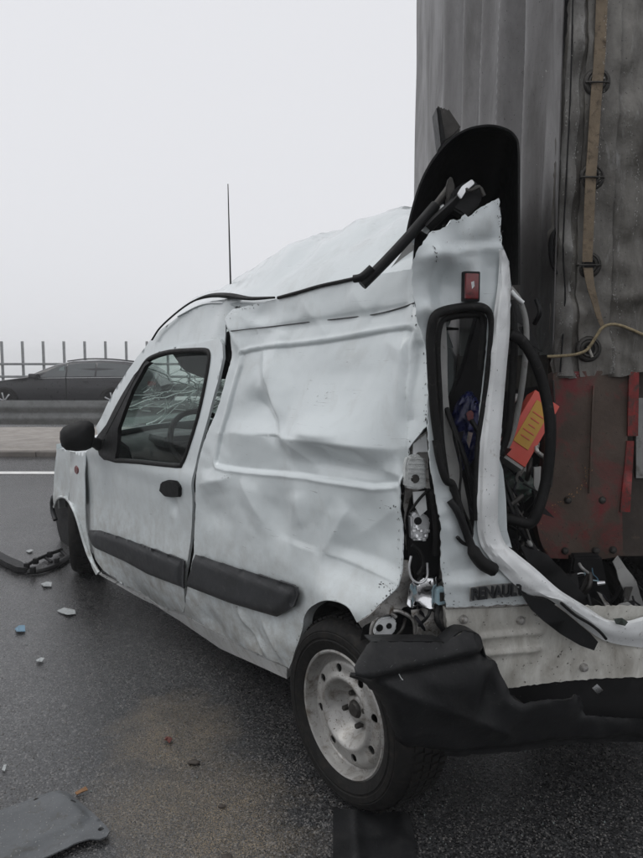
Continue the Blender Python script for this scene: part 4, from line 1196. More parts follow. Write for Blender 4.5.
for x, y, x2, y2 in ((503, 490, 530, 540), (508, 500, 540, 560), (512, 515, 545, 575), (505, 480, 520, 530), (520, 540, 560, 580), (530, 545, 575, 600), (536, 560, 580, 606), (500, 470, 514, 515)):
    tube('bent_rod', [atY(x, y, 2.1), atY((x + x2) / 2 + random.uniform(-5, 5), (y + y2) / 2, 2.08), atY(x2, y2, 2.06)], random.choice((.005, .008, .011)), random.choice((M['black'], M['iron'], M['greytrim'])), van, 6, 3)
prism('torn_card', [atY(x, y, 2.09) for x, y in ((519, 552), (526, 542), (538, 556), (533, 562))], (0, .008, 0), M['whitep'], van)
panel('jamb', M['paint'], van, SB.with_h(lambda a, b: .02), [(498, 455), (503, 470), (506, 500), (507, 530), (512, 548), (503, 545), (498, 524), (497, 500)], res=.02, thick=.004)

rc = random.Random(5)
def scrap(x0, x1, y0, y1, n, Y0, Y1):
    for _ in range(n):
        x, y = rc.uniform(x0, x1), rc.uniform(y0, y1); Yd = rc.uniform(Y0, Y1); L_ = rc.uniform(10, 34); an = rc.uniform(.6, 2.3)
        m_ = rc.choice((M['black'], M['black'], M['dark'], M['iron'], M['greytrim'], M['bare'], M['darkcloth']))
        dx, dy = math.cos(an) * L_, math.sin(an) * L_
        if rc.random() < .5:
            tube('bent_rod', [atY(x, y, Yd), atY(x + dx * .5 + rc.uniform(-6, 6), y + dy * .5, Yd - .03), atY(x + dx, y + dy, Yd)], rc.choice((.003, .005, .008)), m_, van, 6, 3)
        else:
            w_ = rc.uniform(2, 6)
            prism('torn_strip', [atY(x - w_, y, Yd), atY(x + w_, y + rc.uniform(-3, 3), Yd + .02), atY(x + dx + w_ * .7, y + dy, Yd), atY(x + dx * .5 - w_, y + dy * .6, Yd - .02)], (0, .008, 0), m_, van)
scrap(503, 540, 440, 545, 26, 2.08, 2.2)
scrap(505, 540, 300, 400, 9, 2.15, 2.25)
scrap(540, 600, 560, 606, 18, 2.03, 2.12)
scrap(446, 472, 420, 520, 12, 2.06, 2.16)
scrap(600, 640, 585, 615, 8, 2.05, 2.12)
scrap(404, 440, 560, 636, 12, 1.90, 1.95)
prism('dark_backing', [atY(x, y, 2.42) for x, y in ((436, 402), (552, 384), (552, 606), (436, 612))], (0, .02, 0), M['dark'], van)  # dark sheet added at the back so the torn tail reads shaded
def thing(name, label, cat, o, group=None):
    return tag(o, label, cat, group)
cb = atY(525, 432, 2.16)
ca = (atY(545, 395, 2.2) - atY(512, 452, 2.12)).normalized()
cw = Vector((.84, .0, .0)) + Vector((0, 0, -.45)); cw = (cw - ca * cw.dot(ca)).normalized(); cd = ca.cross(cw)
carton = empty('carton', atY(525, 470, 2.16), 'red carton with yellow panel jammed behind the white tailgate edge', 'carton')
box('carton_body', atY(526, 430, 2.19), ca * .24, cw * .095, cd * .06, M['redbox'], carton, .003)
fc = atY(526, 430, 2.19); sg = -1 if cd.y > 0 else 1
box('printed_panel', fc + cd * sg * .0315 + ca * .012, ca * .16, cw * .055, cd * .002, M['yellow'], carton)
for k in range(5): box('print_line', fc + cd * sg * .0335 + ca * (.05 - k * .022) + cw * .0, ca * .0035, cw * (.04 - .008 * (k % 3)), cd * .001, M['redbox'], carton)
box('carton_flap', fc - ca * .125 + cd * sg * .0, ca * .012, cw * .09, cd * .05, M['greytrim'], carton, .002)
bc = atY(516, 487, 2.2); rows = []
for i in range(25):
    th = math.pi * i / 24
    rows.append([bc + Vector((math.cos(p_) * math.sin(th) * .06, math.sin(p_) * math.sin(th) * .05, math.cos(th) * .05)) * 1.0 + Vector((.6, 1, .8)) * .03 * (.3 - abs(noise.noise(Vector((math.cos(p_) * 3, math.sin(p_) * 3, th * 3))))) for p_ in [k * 2 * math.pi / 32 for k in range(33)]])
thing('bag', 'mottled green plastic bag crushed under the red carton', 'bag', loft('crushed_bag', rows, M['green'], None, 0, bc))
bc = atY(466, 430, 2.25); rows = []
for i in range(29):
    th = math.pi * i / 28
    rows.append([bc + Vector((math.cos(p_) * math.sin(th) * .055, math.sin(p_) * math.sin(th) * .05, math.cos(th) * .13)) * .9 + Vector((.7, 1, .8)) * .05 * (.3 - abs(noise.noise(Vector((math.cos(p_) * 2.5, math.sin(p_) * 2.5, th * 4))))) for p_ in [k * 2 * math.pi / 32 for k in range(33)]])
thing('cloth', 'dark blue crumpled cloth seen through the tailgate window', 'cloth', loft('crumpled_cloth', rows, M['blue'], None, 0, bc))
bc = atY(471, 411, 2.2)
thing('cap', 'small red plastic scrap behind the tailgate window', 'plastic scrap', prism('plastic_scrap', [atY(x, y, 2.2) for x, y in ((466, 413), (471, 410), (474, 413), (473, 420), (468, 421))], (0, .012, 0), M['redlens'], None, .002, bc))

# ================================================================== TRUCK
TY = 2.30; TX = atY(550, 400, TY).x; TL = 2.45; TWD = 2.5; TZT = 4.0
truck = empty('tarpaulin_truck', (TX + TWD / 2, TY + TL / 2, 0), 'tall truck body under grimy grey tarpaulin with laced strap at its corner', 'truck')
FARX = atY(414.5, 150, TY + TL).x
SA = Vector((FARX - TX, TL, 0)).normalized(); SNn = Vector((-SA.y, SA.x, 0))
SS = Surf((TX, TY, 0), SA, ZUP, SNn)
zt = 1.41
def sx(px, y=100): return SS.ab0(px, y)[0]
folds = [(sx(450), .022, .06), (sx(463), -.02, .05), (sx(470), .024, .045), (sx(481), -.02, .04), (sx(486), .022, .035), (sx(511), .035, .03), (sx(520), -.03, .035), (sx(532), .018, .04), (sx(541), -.012, .03)]
def tarp_h(a, b):
    h = .012 * noise.noise(Vector((a * 2.0, b * .8, 1))) + .006 * noise.noise(Vector((a * 7, b * 2, 4)))
    k = min(1, max(.15, (b - 1.3) / 1.0))
    for p_, am, wd in folds:
        d = a - p_ - .06 * (b - 2.2) * (.3 if p_ > .6 else -.25); h += am * math.exp(-(d / (wd * 1.5)) ** 2) * (.6 + .4 * k) * 1.7
    h += .03 * math.sin(a * 40 - b * 5) * math.exp(-((a - .1) / .08) ** 2) * .3
    return h
SS.h = tarp_h
va, fa = tri_region(densify([(0.0, zt - .02), (TL * 1.003, zt - .02), (TL * 1.003, TZT), (0.0, TZT)], .05), [], .022)
sheet_mesh('tarp_side', va, fa, SS, M['tarpside'], truck, .004)
ST = Surf((TX, TY, 0), Vector((1, 0, 0)), ZUP, Vector((0, -1, 0)))
def rear_h(a, b):
    lo = min(1, max(.25, (2.15 - b) / .6))
    h = .020 * noise.noise(Vector((a * 3.5, b * 2.0, 11))) + lo * (.030 * (.3 - abs(noise.noise(Vector((a * 5, b * 4.0 + a * 3, 3))))) + .016 * (.3 - abs(noise.noise(Vector((a * 13 + b * 4, b * 9, 8)))))) + .003 * noise.noise(Vector((a * 30, b * 24, 8)))
    h += .016 * math.exp(-abs(a - .30 - .12 * (b - 1.9)) / .02) + .014 * math.exp(-abs(a - .25 + .25 * (b - 1.7)) / .03)
    h -= .03 * max(0, .04 - a) / .04
    h += .012 * math.sin(b * 30) * math.exp(-((a - .05) / .03) ** 2)
    return h
DT = Dents(ST)
for p_, q_, am, wd in (((628, 92), (642, 172), .034, .030), ((641, 185), (628, 240), .026, .03), ((604, 112), (643, 122), .014, .03), ((562, 300), (600, 320), .020, .02), ((615, 250), (640, 305), .026, .03), ((560, 332), (586, 312), .018, .018), ((566, 262), (580, 290), .016, .016), ((606, 300), (640, 296), .018, .022), ((620, 320), (643, 350), .016, .02), ((556, 232), (572, 262), .016, .018), ((640, 20), (618, 80), .020, .04), ((655, 60), (700, 300), .03, .05), ((700, 0), (760, 250), .03, .06), ((570, 20), (580, 60), .012, .014), ((600, 336), (640, 366), .014, .02)):
    DT.crease(p_, q_, am, wd)
rear_h0 = rear_h
rear_h = lambda a, b: rear_h0(a, b) + DT(a, b)
STt = ST.with_h(rear_h)
ragged = [(553, 377), (549.5, 350), (549, 320), (551, 290), (556, 272), (551, 262), (547, 245), (547.5, 232), (552, 226), (553, 190), (555, 150), (558, 100), (563, 60), (567, 20), (569, 0), (571, -40), (574, -180), (576, -420)]
tr_px = ragged + [(1000, -420), (1000, 368), (643, 372), (620, 377), (600, 375), (580, 379)]
tr = panel('tarp_rear', M['tarprear'], truck, STt, tr_px, res=.016, thick=.005, jag=.003)
# overlapping hem strips, stitched on
panel('tarp_hem', M['tarprear'], tr, STt, [(580, 377), (577, 300), (578, 240), (583, 150), (585, 80), (588, 0), (590, -180), (627, -180), (622, 0), (619, 100), (614, 200), (611, 300), (612, 374)], res=.02, thick=.006, off=.011, jag=.0015)
tube('hem_stitching', [STt.P(x, y, .010) for x, y in ((574, -60), (572, 30), (570, 100), (566, 180), (563, 250), (565, 300), (560, 372))], .0026, M['dark'], tr, 5, 5)
# eyelets with staples
eye = [(597, 82), (592, 177), (588.5, 265), (588.5, 349)]
for i, (x, y) in enumerate(eye):
    e = lathe('eyelet', [(.017, .004), (.019, .008), (.024, .009), (.029, .005), (.032, .0075), (.037, .006), (.041, .003), (.043, -.004)], STt.P(x, y, .010), (0, -1, 0), M['iron'], tr, 28, 50)
    lathe('eyelet_hole', [(0, .002), (.019, .003)], STt.P(x, y, .012), (0, -1, 0), M['dark'], e, 20)
    if i < 3:
        tube('staple', [STt.P(x - 11, y + 1, .012), STt.P(x - 10, y, .034), STt.P(x + 10, y, .034), STt.P(x + 11, y + 1, .012)], .0033, M['iron'], e, 6, 2)
def ribbon(name, pxs, wpx, mat, parent, off, thick=.003):
    cpts = catmull([Vector((x, y, o_)) for x, y, o_ in pxs], 5); rows = []
    for i, q in enumerate(cpts):
        w_ = wpx(i / (len(cpts) - 1)) if callable(wpx) else wpx
        rows.append([ST.P(q.x - w_ / 2 + w_ * j / 4, q.y, q.z + off) for j in range(5)])
    return loft(name, rows, mat, parent, thick)
strap = ribbon('lacing_strap', [(606, -150, .0), (601.5, 0, .0), (599, 60, .006), (597, 82, .006), (595, 110, .006), (592.5, 150, .006), (590.5, 177, .006), (589, 210, .006), (587.5, 245, .004), (587, 262, .0)], lambda t: 11.5 - 1.5 * t, M['strap'], tr, .022)
ribbon('lacing_strap', [(587.5, 268, .0), (590, 285, .006), (594, 300, .008), (599, 318, .006), (603, 328, .004)], lambda t: 9.5 - 5.5 * t, M['strap'], tr, .020)
tube('rope', [ST.P(x, y, o_) for x, y, o_ in ((547, 356.5, .03), (560, 356, .03), (575, 354.5, .032), (585, 351, .03), (590, 346, .03), (597, 335, .034), (602, 328, .036), (610, 324.5, .034), (620, 325.5, .03), (632, 330, .03), (645, 335.5, .03), (670, 344, .03))], .0052, M['rope'], tr, 7, 5)
tube('rope', [ST.P(x, y, .02) for x, y in ((588, 346), (590, 352), (592, 357))], .005, M['fray'], tr, 6, 3)
# steel corner post and tail board
post = panel('corner_post', M['rust'], truck, ST.with_h(lambda a, b: .004 + .010 * noise.noise(Vector((a * 6, b * 5, 2)))), [(553, 374), (557, 372), (628, 370), (628, 420), (622, 512), (623, 556), (600, 559.5), (570, 559), (547, 558), (540, 540), (536, 522), (542, 490), (545, 455), (551, 420)], res=.02, thick=.05)
box('post_flute', ST.P(591, 440, .016), (.006, 0, 0), (0, .010, 0), (0, 0, .36), M['rust'], post, .002)
panel('red_marker_strip', M['red'], post, ST.with_h(lambda a, b: .012), [(629, 372), (639, 372), (638, 436), (627.5, 436)], res=.05, thick=.008)
panel('red_marker_strip', M['red'], post, ST.with_h(lambda a, b: .012), [(627, 441), (634, 441), (630, 512), (620, 512)], res=.05, thick=.008)
tube('post_edge_rod', [ST.P(x, y, .014) for x, y in ((553, 380), (555, 420), (554, 452), (551, 487))], .004, M['iron'], post, 6, 3)
for x, y in ((568, 500), (602, 500), (565, 551), (596, 551), (613, 550)):
    lathe('rivet', [(0, .010), (.009, .008), (.013, .002), (.013, -.01)], ST.P(x, y, .006), (0, -1, 0), M['iron'], post, 10)
panel('tail_board', M['brown'], truck, ST.with_h(lambda a, b: -.05 + .004 * noise.noise(Vector((a * 4, b * 4, 2)))), [(622, 365), (1000, 365), (1000, 556), (622, 556)], res=.06, thick=.03)
panel('marker_plate', M['greytrim'], truck, ST.with_h(lambda a, b: -.03), [(636, 398), (690, 398), (690, 478), (636, 478)], res=.1, thick=.01)
prism('side_board', [(TX + .01, TY + .06, zt - .01), (FARX + .01, TY + TL, zt - .01), (FARX + .01, TY + TL, .86), (TX + .01, TY + .06, .86)], (.04, 0, 0), M['brown'], truck)
box('load_floor', (TX + TWD / 2 + .02, TY + TL / 2 + .06, .90), (TWD - .1, 0, 0), (0, TL - .2, 0), (0, 0, .10), M['brown'], truck)
box('tarp_roof', (TX + TWD / 2, TY + TL / 2 + .05, TZT + .01), (TWD, 0, 0), (0, TL + .05, 0), (0, 0, .03), M['tarpside'], truck, .01)
box('front_wall', (TX + TWD / 2 - .05, TY + TL + .02, 2.42), (TWD, 0, 0), (0, .04, 0), (0, 0, 3.1), M['tarpside'], truck, .01)
box('far_wall', (TX + TWD, TY + TL / 2, 2.42), (.04, 0, 0), (0, TL, 0), (0, 0, 3.1), M['tarpside'], truck, .01)
for xo in (.85, 1.65): box('chassis_rail', (TX + xo, TY + TL / 2 + .3, .72), (.09, 0, 0), (0, TL, 0), (0, 0, .22), M['dark'], truck, .01)
for xo in (.62, 2.2):
    c = Vector((TX + xo, TY + 1.35, .48))
    tw = lathe('truck_wheel', [(.26, .02), (.30, .04), (.42, .05), (.47, .03), (.48, -.02), (.48, -.25), (.42, -.30), (.26, -.28)], c, (-1, 0, 0), M['tyre'], truck, 40)
    lathe('wheel_disc', [(0, -.06), (.1, -.05), (.2, -.02), (.26, .01), (.262, -.2)], c, (-1, 0, 0), M['iron'], tw, 32)
# rear underrun gear: lamp unit and loose wires below the post
un = atY(590, 590, 2.25)
lb = prism('lamp_carrier', [atY(x, y, 2.26) for x, y in ((573, 556), (602, 556), (606, 575), (612, 600), (616, 622), (590, 618), (574, 600), (570, 580))], (0, .12, 0), M['dark'], truck, .008)
prism('lamp_unit', [atY(x, y, 2.22) for x, y in ((574, 575), (592, 572), (598, 590), (597, 604), (585, 607), (575, 600))], (0, .06, 0), M['black'], lb, .008)
tube('blue_wire', [atY(x, y, 2.18) for x, y in ((584, 571), (586, 577), (592, 580), (598, 581), (601, 584))], .0022, M['cyan'], lb, 5, 4)
tube('blue_wire', [atY(x, y, 2.18) for x, y in ((592, 568), (593, 574), (597, 578), (599, 583))], .0018, M['bluep'], lb, 5, 4)
tube('white_wire', [atY(x, y, 2.185) for x, y in ((577, 574), (582, 573), (586, 575), (588, 579))], .0022, M['whitep'], lb, 5, 4)
tube('black_hose', [atY(x, y, 2.2) for x, y in ((619, 556), (621, 572), (619, 588), (612, 600), (603, 602))], .006, M['rubber'], lb, 7, 4)
lathe('wire_plug', [(0, .012), (.006, .012), (.008, -.012), (0, -.012)], atY(601, 583, 2.18), (1, -.3, .2), M['silver'], lb, 8)
tube('bent_lever', [atY(x, y, 2.12) for x, y in ((592, 600), (605, 608), (620, 615), (628, 617))], .008, M['iron'], truck, 6, 3)
# more of the van's torn inner skin beyond the flange
panel('inner_skin', M['greytrim'], van, SB.with_h(lambda a, b: -.06 + crumple(1.5, 6, 8)(a, b) - .2 * max(0, .66 - b)), [(613, 562), (618, 556), (632, 575), (642, 600), (650, 620), (620, 624), (625, 600)], res=.03, thick=.004, jag=.003)
panel('inner_skin', M['greytrim'], van, SB.with_h(lambda a, b: .01 + crumple(2.5, 9, 8)(a, b)), [(620, 604), (628, 602), (640, 610), (650, 613), (650, 624), (622, 623), (612, 612)], res=.02, thick=.004, jag=.004)
panel('boot_sill_trim', M['dark'], van, SB.with_h(lambda a, b: -.01 + crumple(2.5, 9, 18)(a, b)), [(520, 545), (548, 555), (580, 590), (612, 612), (640, 622), (640, 640), (600, 635), (560, 604), (530, 570)], res=.03, thick=.01, jag=.004)
panel('green_sticker', M['green'], hatch, SE, [(614, 619), (622, 618), (628, 622), (625, 626), (616, 624)], res=.02, thick=.002, off=.012)

# ================================================================== DARK ESTATE CAR
CY = 16.9; kpm = FPX / CY
def cx(px): return (px - 321.5) / kpm
def czz(py): return CZ - (py - YH) / kpm + (.0)
car = empty('estate_car', (cx(60), CY + .9, 0), 'dark charcoal estate car passing behind the guardrail', 'car')
# stations: x, z sill, z belt, z top, half width belt, half width top
roofpx = [(-31, 391, 391), (-26, 385.5, 385), (-10, 383, 381.8), (10, 380.5, 379), (26, 379, 376.5), (30, 379, 374.5), (40, 378.6, 369.5), (54, 378.2, 364), (70, 377.8, 361), (98, 377.2, 360), (122, 377, 361.2), (140, 377.2, 364), (150, 378, 371), (156, 380, 379.5), (160, 386, 386)]
rows = []
for px, yb, yt in roofpx:
    x = cx(px); zb, ztp = czz(yb), czz(yt); green = max(0, (ztp - zb))
    end = 1 - .10 * max(0, abs(px - 62) / 95) ** 6
    hw = .90 * end; ht = hw - .20 * min(1, green / .4)
    ring_ = [(-hw * .92, .22), (-hw, .30), (-hw * 1.005, .55), (-hw, zb - .08), (-hw * .985, zb), (-(hw + ht) / 2 - .02, (zb + ztp) / 2), (-ht, ztp - .045 * min(1, green * 3)), (-ht * .8, ztp - .005), (0, ztp + .02), (ht * .8, ztp - .005), (ht, ztp - .045 * min(1, green * 3)), ((hw + ht) / 2 + .02, (zb + ztp) / 2), (hw * .985, zb), (hw, zb - .08), (hw * 1.005, .55), (hw, .30), (hw * .92, .22)]
    rows.append([(x, CY + .9 + y, z) for y, z in ring_])
body = loft('car_body', rows, M['carpaint'], car, 0, sharp=50)
def sidepane(name, px, dy=-.012):
    # follow the leaning glasshouse side
    out = []
    for x, y in px:
        xx, z = cx(x), czz(y)
        k = max(0, min(1, (z - czz(378)) / .4)); out.append((xx, CY + .9 - (.90 - .17 * k) + dy, z))
    return prism(name, out, (0, .01, 0), M['carglass'], car)
sidepane('side_window', [(40, 377), (52, 368.5), (62, 365), (66, 364.5), (66, 376.6)])
sidepane('side_window', [(67.5, 376.6), (67.5, 364.2), (82, 363.2), (95, 363), (95, 376.2)])
sidepane('side_window', [(97, 376.2), (97, 363), (112, 363.4), (126, 364.8), (134, 368), (136, 372), (128, 376)])
prism('bright_pane_patch', [(cx(x), CY + .9 - .80 - .035, czz(y)) for x, y in ((56, 376.2), (60, 368), (64.5, 366), (64.5, 376.4))], (0, .012, 0), M['paleglass'], car)  # pale pane added for the bright view through the side window
prism('door_gap', [(cx(x), CY - .012, czz(y)) for x, y in ((66.2, 377.5), (67, 377.5), (67, 399), (66.2, 399))], (0, .02, 0), M['dark'], car)
prism('belt_trim', [(cx(x), CY - .006, czz(y)) for x, y in ((40, 377.6), (136, 376.6), (136, 377.3), (40, 378.3))], (0, .02, 0), M['alloy'], car)
for px in (66, 96):
    prism('door_handle', [(cx(x + px - 66), CY - .02, czz(y)) for x, y in ((84, 381), (89, 380.8), (89, 382), (84, 382.2))], (0, .03, 0), M['carpaint'], car)
for px in (5, 113):
    c = Vector((cx(px), CY - .03, .34))
    w_ = lathe('car_wheel', [(.20, .01), (.24, .03), (.30, .03), (.33, .0), (.33, -.18)], c, (0, -1, 0), M['tyre'], car, 28)
    lathe('wheel_face', [(0, .01), (.05, .015), (.07, .0), (.19, .012), (.205, .025), (.21, -.05)], c, (0, -1, 0), M['dark'], w_, 28)
    for k in range(7):
        t = 2 * math.pi * k / 7; d = Vector((math.cos(t), 0, math.sin(t))); box('spoke', c + d * .115 + Vector((0, -.018, 0)), d * .19, Vector((-d.z, 0, d.x)) * .035, (0, .014, 0), M['alloy'], w_, .004)
prism('tail_lamp', [(cx(x), CY + .9 - .86, czz(y)) for x, y in ((147, 381), (155, 381.5), (156, 385), (147, 386))], (0, .2, 0), M['redlens'], car, .01)
prism('head_lamp', [(cx(x), CY + .9 - .84, czz(y)) for x, y in ((-27, 388), (-14, 385), (-14, 389), (-26, 391))], (0, .2, 0), M['lens'], car, .01)
box('side_mirror', (cx(36), CY - .08, czz(376)), (.2, 0, 0), (0, .2, 0), (0, 0, .13), M['carpaint'], car, .03)
for px in (62, 96): 
    pass
tube('roof_rail', [(cx(x), CY + .9 - .58, czz(y)) for x, y in ((64, 361.2), (85, 358.8), (110, 359.2), (132, 361.5))], .018, M['carpaint'], car, 6, 3)

# ================================================================== DEBRIS
GS = Surf((0, 0, 0), (1, 0, 0), (0, 1, 0), (0, 0, 1))
inner = [(-45, 845), (0, 820), (36, 807), (59, 799), (69, 802), (88, 824), (80, 833), (40, 850), (0, 875)]
iab = [GS.hit(x, y) for x, y in inner]
def gp_h(a, b):
    p_ = np.array([[a, b]]); d = float(segdist(p_, iab)[0]); s = d if inpoly(p_, iab)[0] else -d
    return .018 + .014 / (1 + math.exp(-s / .004)) + .008 * noise.noise(Vector((a * 5, b * 5, 0)))
grey_px = [(0, 810), (37, 796), (52, 791.5), (60, 790.5), (67, 791), (75, 797.5), (92, 812), (106, 825.5), (110, 831), (107, 836), (99.5, 839), (90, 838.5), (81, 841), (74, 843.5), (68, 847), (43.5, 858), (10, 874), (-40, 890), (-75, 872), (-60, 840)]
hol = []
for x, y in ((36.7, 799.5), (73.7, 801), (101, 829)):
    a, b = GS.with_h(gp_h).hit(x, y); hol.append([(a + .009 * math.cos(t), b + .009 * math.sin(t)) for t in [k * math.pi / 4 for k in range(8)]])
gsf = GS.with_h(gp_h)
oo = densify([gsf.hit(x, y) for x, y in grey_px], .012); va, fa = tri_region(oo, [densify(h, .006) for h in hol], .011)
o = sheet_mesh('plastic_cover', va, fa, gsf, M['grey'], None, .004, 0, gnd(30, 830))
tag(o, 'flat grey plastic cover with screw holes lying on the asphalt', 'plastic cover')
bk_px = [(333, 806.5), (356, 808.5), (385, 812), (403, 811.5), (409, 814), (412, 822), (415, 838), (417, 858), (419, 900), (333, 900)]
xr = GS.hit(356, 830)[0]
bf = GS.with_h(lambda a, b: .02 + .012 * math.exp(-abs(a - xr) / .01) + .006 * noise.noise(Vector((a * 8, b * 8, 3))) - .012 * max(0, a - GS.hit(404, 830)[0]) / .03)
o = panel('bumper_fragment', M['bump'], None, bf, bk_px, res=.012, thick=.005, base=gnd(370, 850))
tag(o, 'black plastic bumper fragment flat on the road in front of the rear tyre', 'car part')
gr = empty('grille_fragment', gnd(30, 570), 'broken black grille frame lying beside the front wheel', 'car part')
g = lambda x, y, z=.02: gnd(x, y, z)
tube('lower_rail', [g(28, 572), g(40, 571), (g(55, 566)), g(69, 556.5)], .026, M['black'], gr, 6, 4, flat=.6)
tube('upper_rail', [g(24, 567, .03), g(36, 560, .03), g(50, 554, .03), g(62, 549.5, .03)], .012, M['black'], gr, 6, 4)
tube('cross_bar', [g(44, 557), g(52, 562)], .010, M['black'], gr, 6, 2)
tube('cross_bar', [g(60, 550), g(68, 557)], .012, M['black'], gr, 6, 2)
for x, y in ((27, 566), (36, 561), (50, 554.5), (33, 570), (57, 561)):
    box('clip_tab', g(x, y, .045), (.03, 0, 0), (0, .03, 0), (0, 0, .04), M['black'], gr, .004)
prism('wing', [g(x, y, .01) for x, y in ((-30, 552), (0, 555.5), (12, 562), (22, 566), (29, 571), (27, 574), (16, 572.5), (5, 567.5), (-8, 560), (-30, 556))], (0, 0, .035), M['black'], gr, .006)

SHW = simple('milky_plastic', (.34, .36, .36), .4, 0, .4, 60, .2)
def shard(name, px, mat, label, cat, z=.006, tilt=.01, group='plastic shards on the asphalt'):
    base_ = gnd(*px[0]); P_ = []
    for i, (x, y) in enumerate(px):
        q = gnd(x, y, z); q.z += tilt * ((i * 37) % 5) / 5; P_.append(q)
    o_ = prism(name, P_, (0, 0, .002), mat, None, 0, base_)
    tag(o_, label, cat, group)
shard('plastic_shard', [(57, 611), (64, 608.5), (75, 611.5), (76, 614.5), (68, 616), (62, 613.5)], SHW, 'largest pale shard on the road, below the front wheel', 'shard')
shard('plastic_shard', [(41, 584), (47, 582.5), (52, 583.5), (51.5, 587), (44, 587.5)], SHW, 'small white shard between the grille frame and the front wheel', 'shard')
shard('plastic_shard', [(15, 629), (19, 626.5), (25, 626.8), (25.5, 632), (17, 633)], M['bluep'], 'small blue plastic shard on the asphalt', 'shard')
shard('plastic_shard', [(36, 660.5), (41, 658.5), (45, 660), (42, 662.5), (38, 663)], SHW, 'thin white shard below the blue one', 'shard')
shard('plastic_shard', [(26, 551), (31, 550), (34, 551.5), (29, 553)], SHW, 'tiny white shard behind the grille frame', 'shard')
shard('plastic_shard', [(2, 770), (4, 766.5), (7, 767), (5, 772)], SHW, 'small white shard at the left picture edge above the grey cover', 'shard', .004)
shard('fallen_leaf', [(164, 741), (166, 738.5), (168, 739.8), (170.5, 738), (172.5, 741), (169.5, 743.5), (167, 742.2), (165, 743)], M['leafr'], 'small dark red leaf on the sandy asphalt', 'leaf', .006, .014, 'fallen leaves')
shard('fallen_leaf', [(75, 793), (80, 791.5), (86, 789.5), (88, 791), (82, 794.5), (77, 795)], M['leafo'], 'small orange leaf at the top corner of the grey cover', 'leaf', .006, .012, 'fallen leaves')
def pebble(x, y, r, label):
    c = gnd(x, y, r * .5); rn = random.Random(int(x)); rows = []
    for i in range(7):
        th = math.pi * i / 6
        rows.append([c + Vector((math.cos(p_) * math.sin(th) * r * 1.5, math.sin(p_) * math.sin(th) * r, math.cos(th) * r * .6)) * (1 + .35 * noise.noise(Vector((math.cos(p_) * 2 + x, math.sin(p_) * 2, th)))) for p_ in [k * 2 * math.pi / 10 for k in range(11)]])
    tag(loft('stone', rows, M['stone'], None, 0, gnd(x, y)), label, 'stone', 'stones on the road')
pebble(194, 762, .013, 'dark stone lying just below the red leaf')
pebble(222, 806, .008, 'small dark stone on the sand patch beside the rear tyre')
pebble(227, 857, .011, 'dark stone at the bottom edge in the sand')
# loose grit
bm_v, bm_f = [], []
for _ in range(5200):
    x = random.uniform(-20, 660); y = random.triangular(600, 858, 840); q = gnd(x, y)
    if q.y < .8: continue
    r_ = random.uniform(.0012, .0034); b0 = len(bm_v); a0 = random.uniform(0, 6)
    for k in range(4): bm_v.append((q.x + math.cos(a0 + k * 1.57) * r_ * random.uniform(.7, 1.3), q.y + math.sin(a0 + k * 1.57) * r_ * random.uniform(.7, 1.3), .0005))
    bm_v.append((q.x, q.y, r_ * random.uniform(.6, 1.2)))
    for k in range(4): bm_f.append([b0 + k, b0 + (k + 1) % 4, b0 + 4])
M['grit'] = simple('pale_grit', (.17, .16, .15), .8, 0, .7, 90)
o = mk('grit', bm_v, bm_f, M['grit'], None, False); tag(o, 'fine pale grit and crumbs scattered over the road', 'grit', None, 'stuff')

# ================================================================== WEAR: chips, frays and scuffs standing on the surfaces
def flakes(name, surf, line, n, spread, size, mat, parent, off=.0015, long_=2.2, seed=1):
    rn = random.Random(seed); vs, fs = [], []; n = int(n * .7); size *= .58
    seg = [(line[i], line[i + 1], math.hypot(line[i + 1][0] - line[i][0], line[i + 1][1] - line[i][1])) for i in range(len(line) - 1)]
    tot = sum(q[2] for q in seg)
    for _ in range(n):
        t = rn.uniform(0, tot)
        for p_, q_, l_ in seg:
            if t <= l_: break
            t -= l_
        t = min(1, t / l_); dx, dy = (q_[0] - p_[0]) / l_, (q_[1] - p_[1]) / l_
        o_ = rn.gauss(0, spread)
        a, b = surf.hit(p_[0] + (q_[0] - p_[0]) * t - dy * o_, p_[1] + (q_[1] - p_[1]) * t + dx * o_, off)
        ang = math.atan2(-dy, dx) + rn.uniform(-.5, .5); sz = size * rn.uniform(.4, 1.5); c, sn = math.cos(ang), math.sin(ang); b0 = len(vs); kk = rn.randint(4, 6)
        for k in range(kk):
            w_ = 2 * math.pi * k / kk; x = math.cos(w_) * sz * long_ * rn.uniform(.5, 1.2); y = math.sin(w_) * sz * rn.uniform(.5, 1.2)
            vs.append(surf.pt(a + (x * c - y * sn), b + (x * sn + y * c), off))
        fs.append(list(range(b0, b0 + kk)))
    o_ = mk(name, vs, fs, mat, parent, False); o_['kind'] = 'stuff'
    return o_
CH = simple('chipped_primer', (.05, .048, .046), .7, 0, .5, 80)
flakes('paint_chips', SQ, [(226, 318), (233, 310), (260, 304)], 40, 2, .0022, CH, cargo, seed=2)
flakes('paint_chips', SQ, [(414, 305), (422, 327), (427, 345), (427, 400), (424, 430), (412, 444), (405, 470), (400, 515), (400, 570), (396, 588), (372, 612)], 190, 1.8, .0022, CH, cargo, seed=3)
flakes('paint_chips', SQ, [(290, 665), (300, 634), (306, 612), (320, 602)], 60, 1.5, .0022, CH, cargo, seed=4)
flakes('paint_chips', SQ, [(222, 478), (232, 477)], 10, 1, .002, CH, cargo, seed=5)
flakes('paint_chips', SQ, [(380, 503), (398, 510)], 18, 2.5, .0022, CH, cargo, seed=6)
flakes('paint_chips', SQ, [(378, 584), (397, 588)], 30, 1.6, .0022, CH, cargo, seed=7)
flakes('paint_chips', SQ, [(232, 606), (242, 609)], 14, 1.2, .0026, CH, cargo, seed=8)
flakes('paint_chips', SQ, [(190, 600), (230, 628), (285, 662)], 70, 4, .0018, CH, cargo, seed=9)
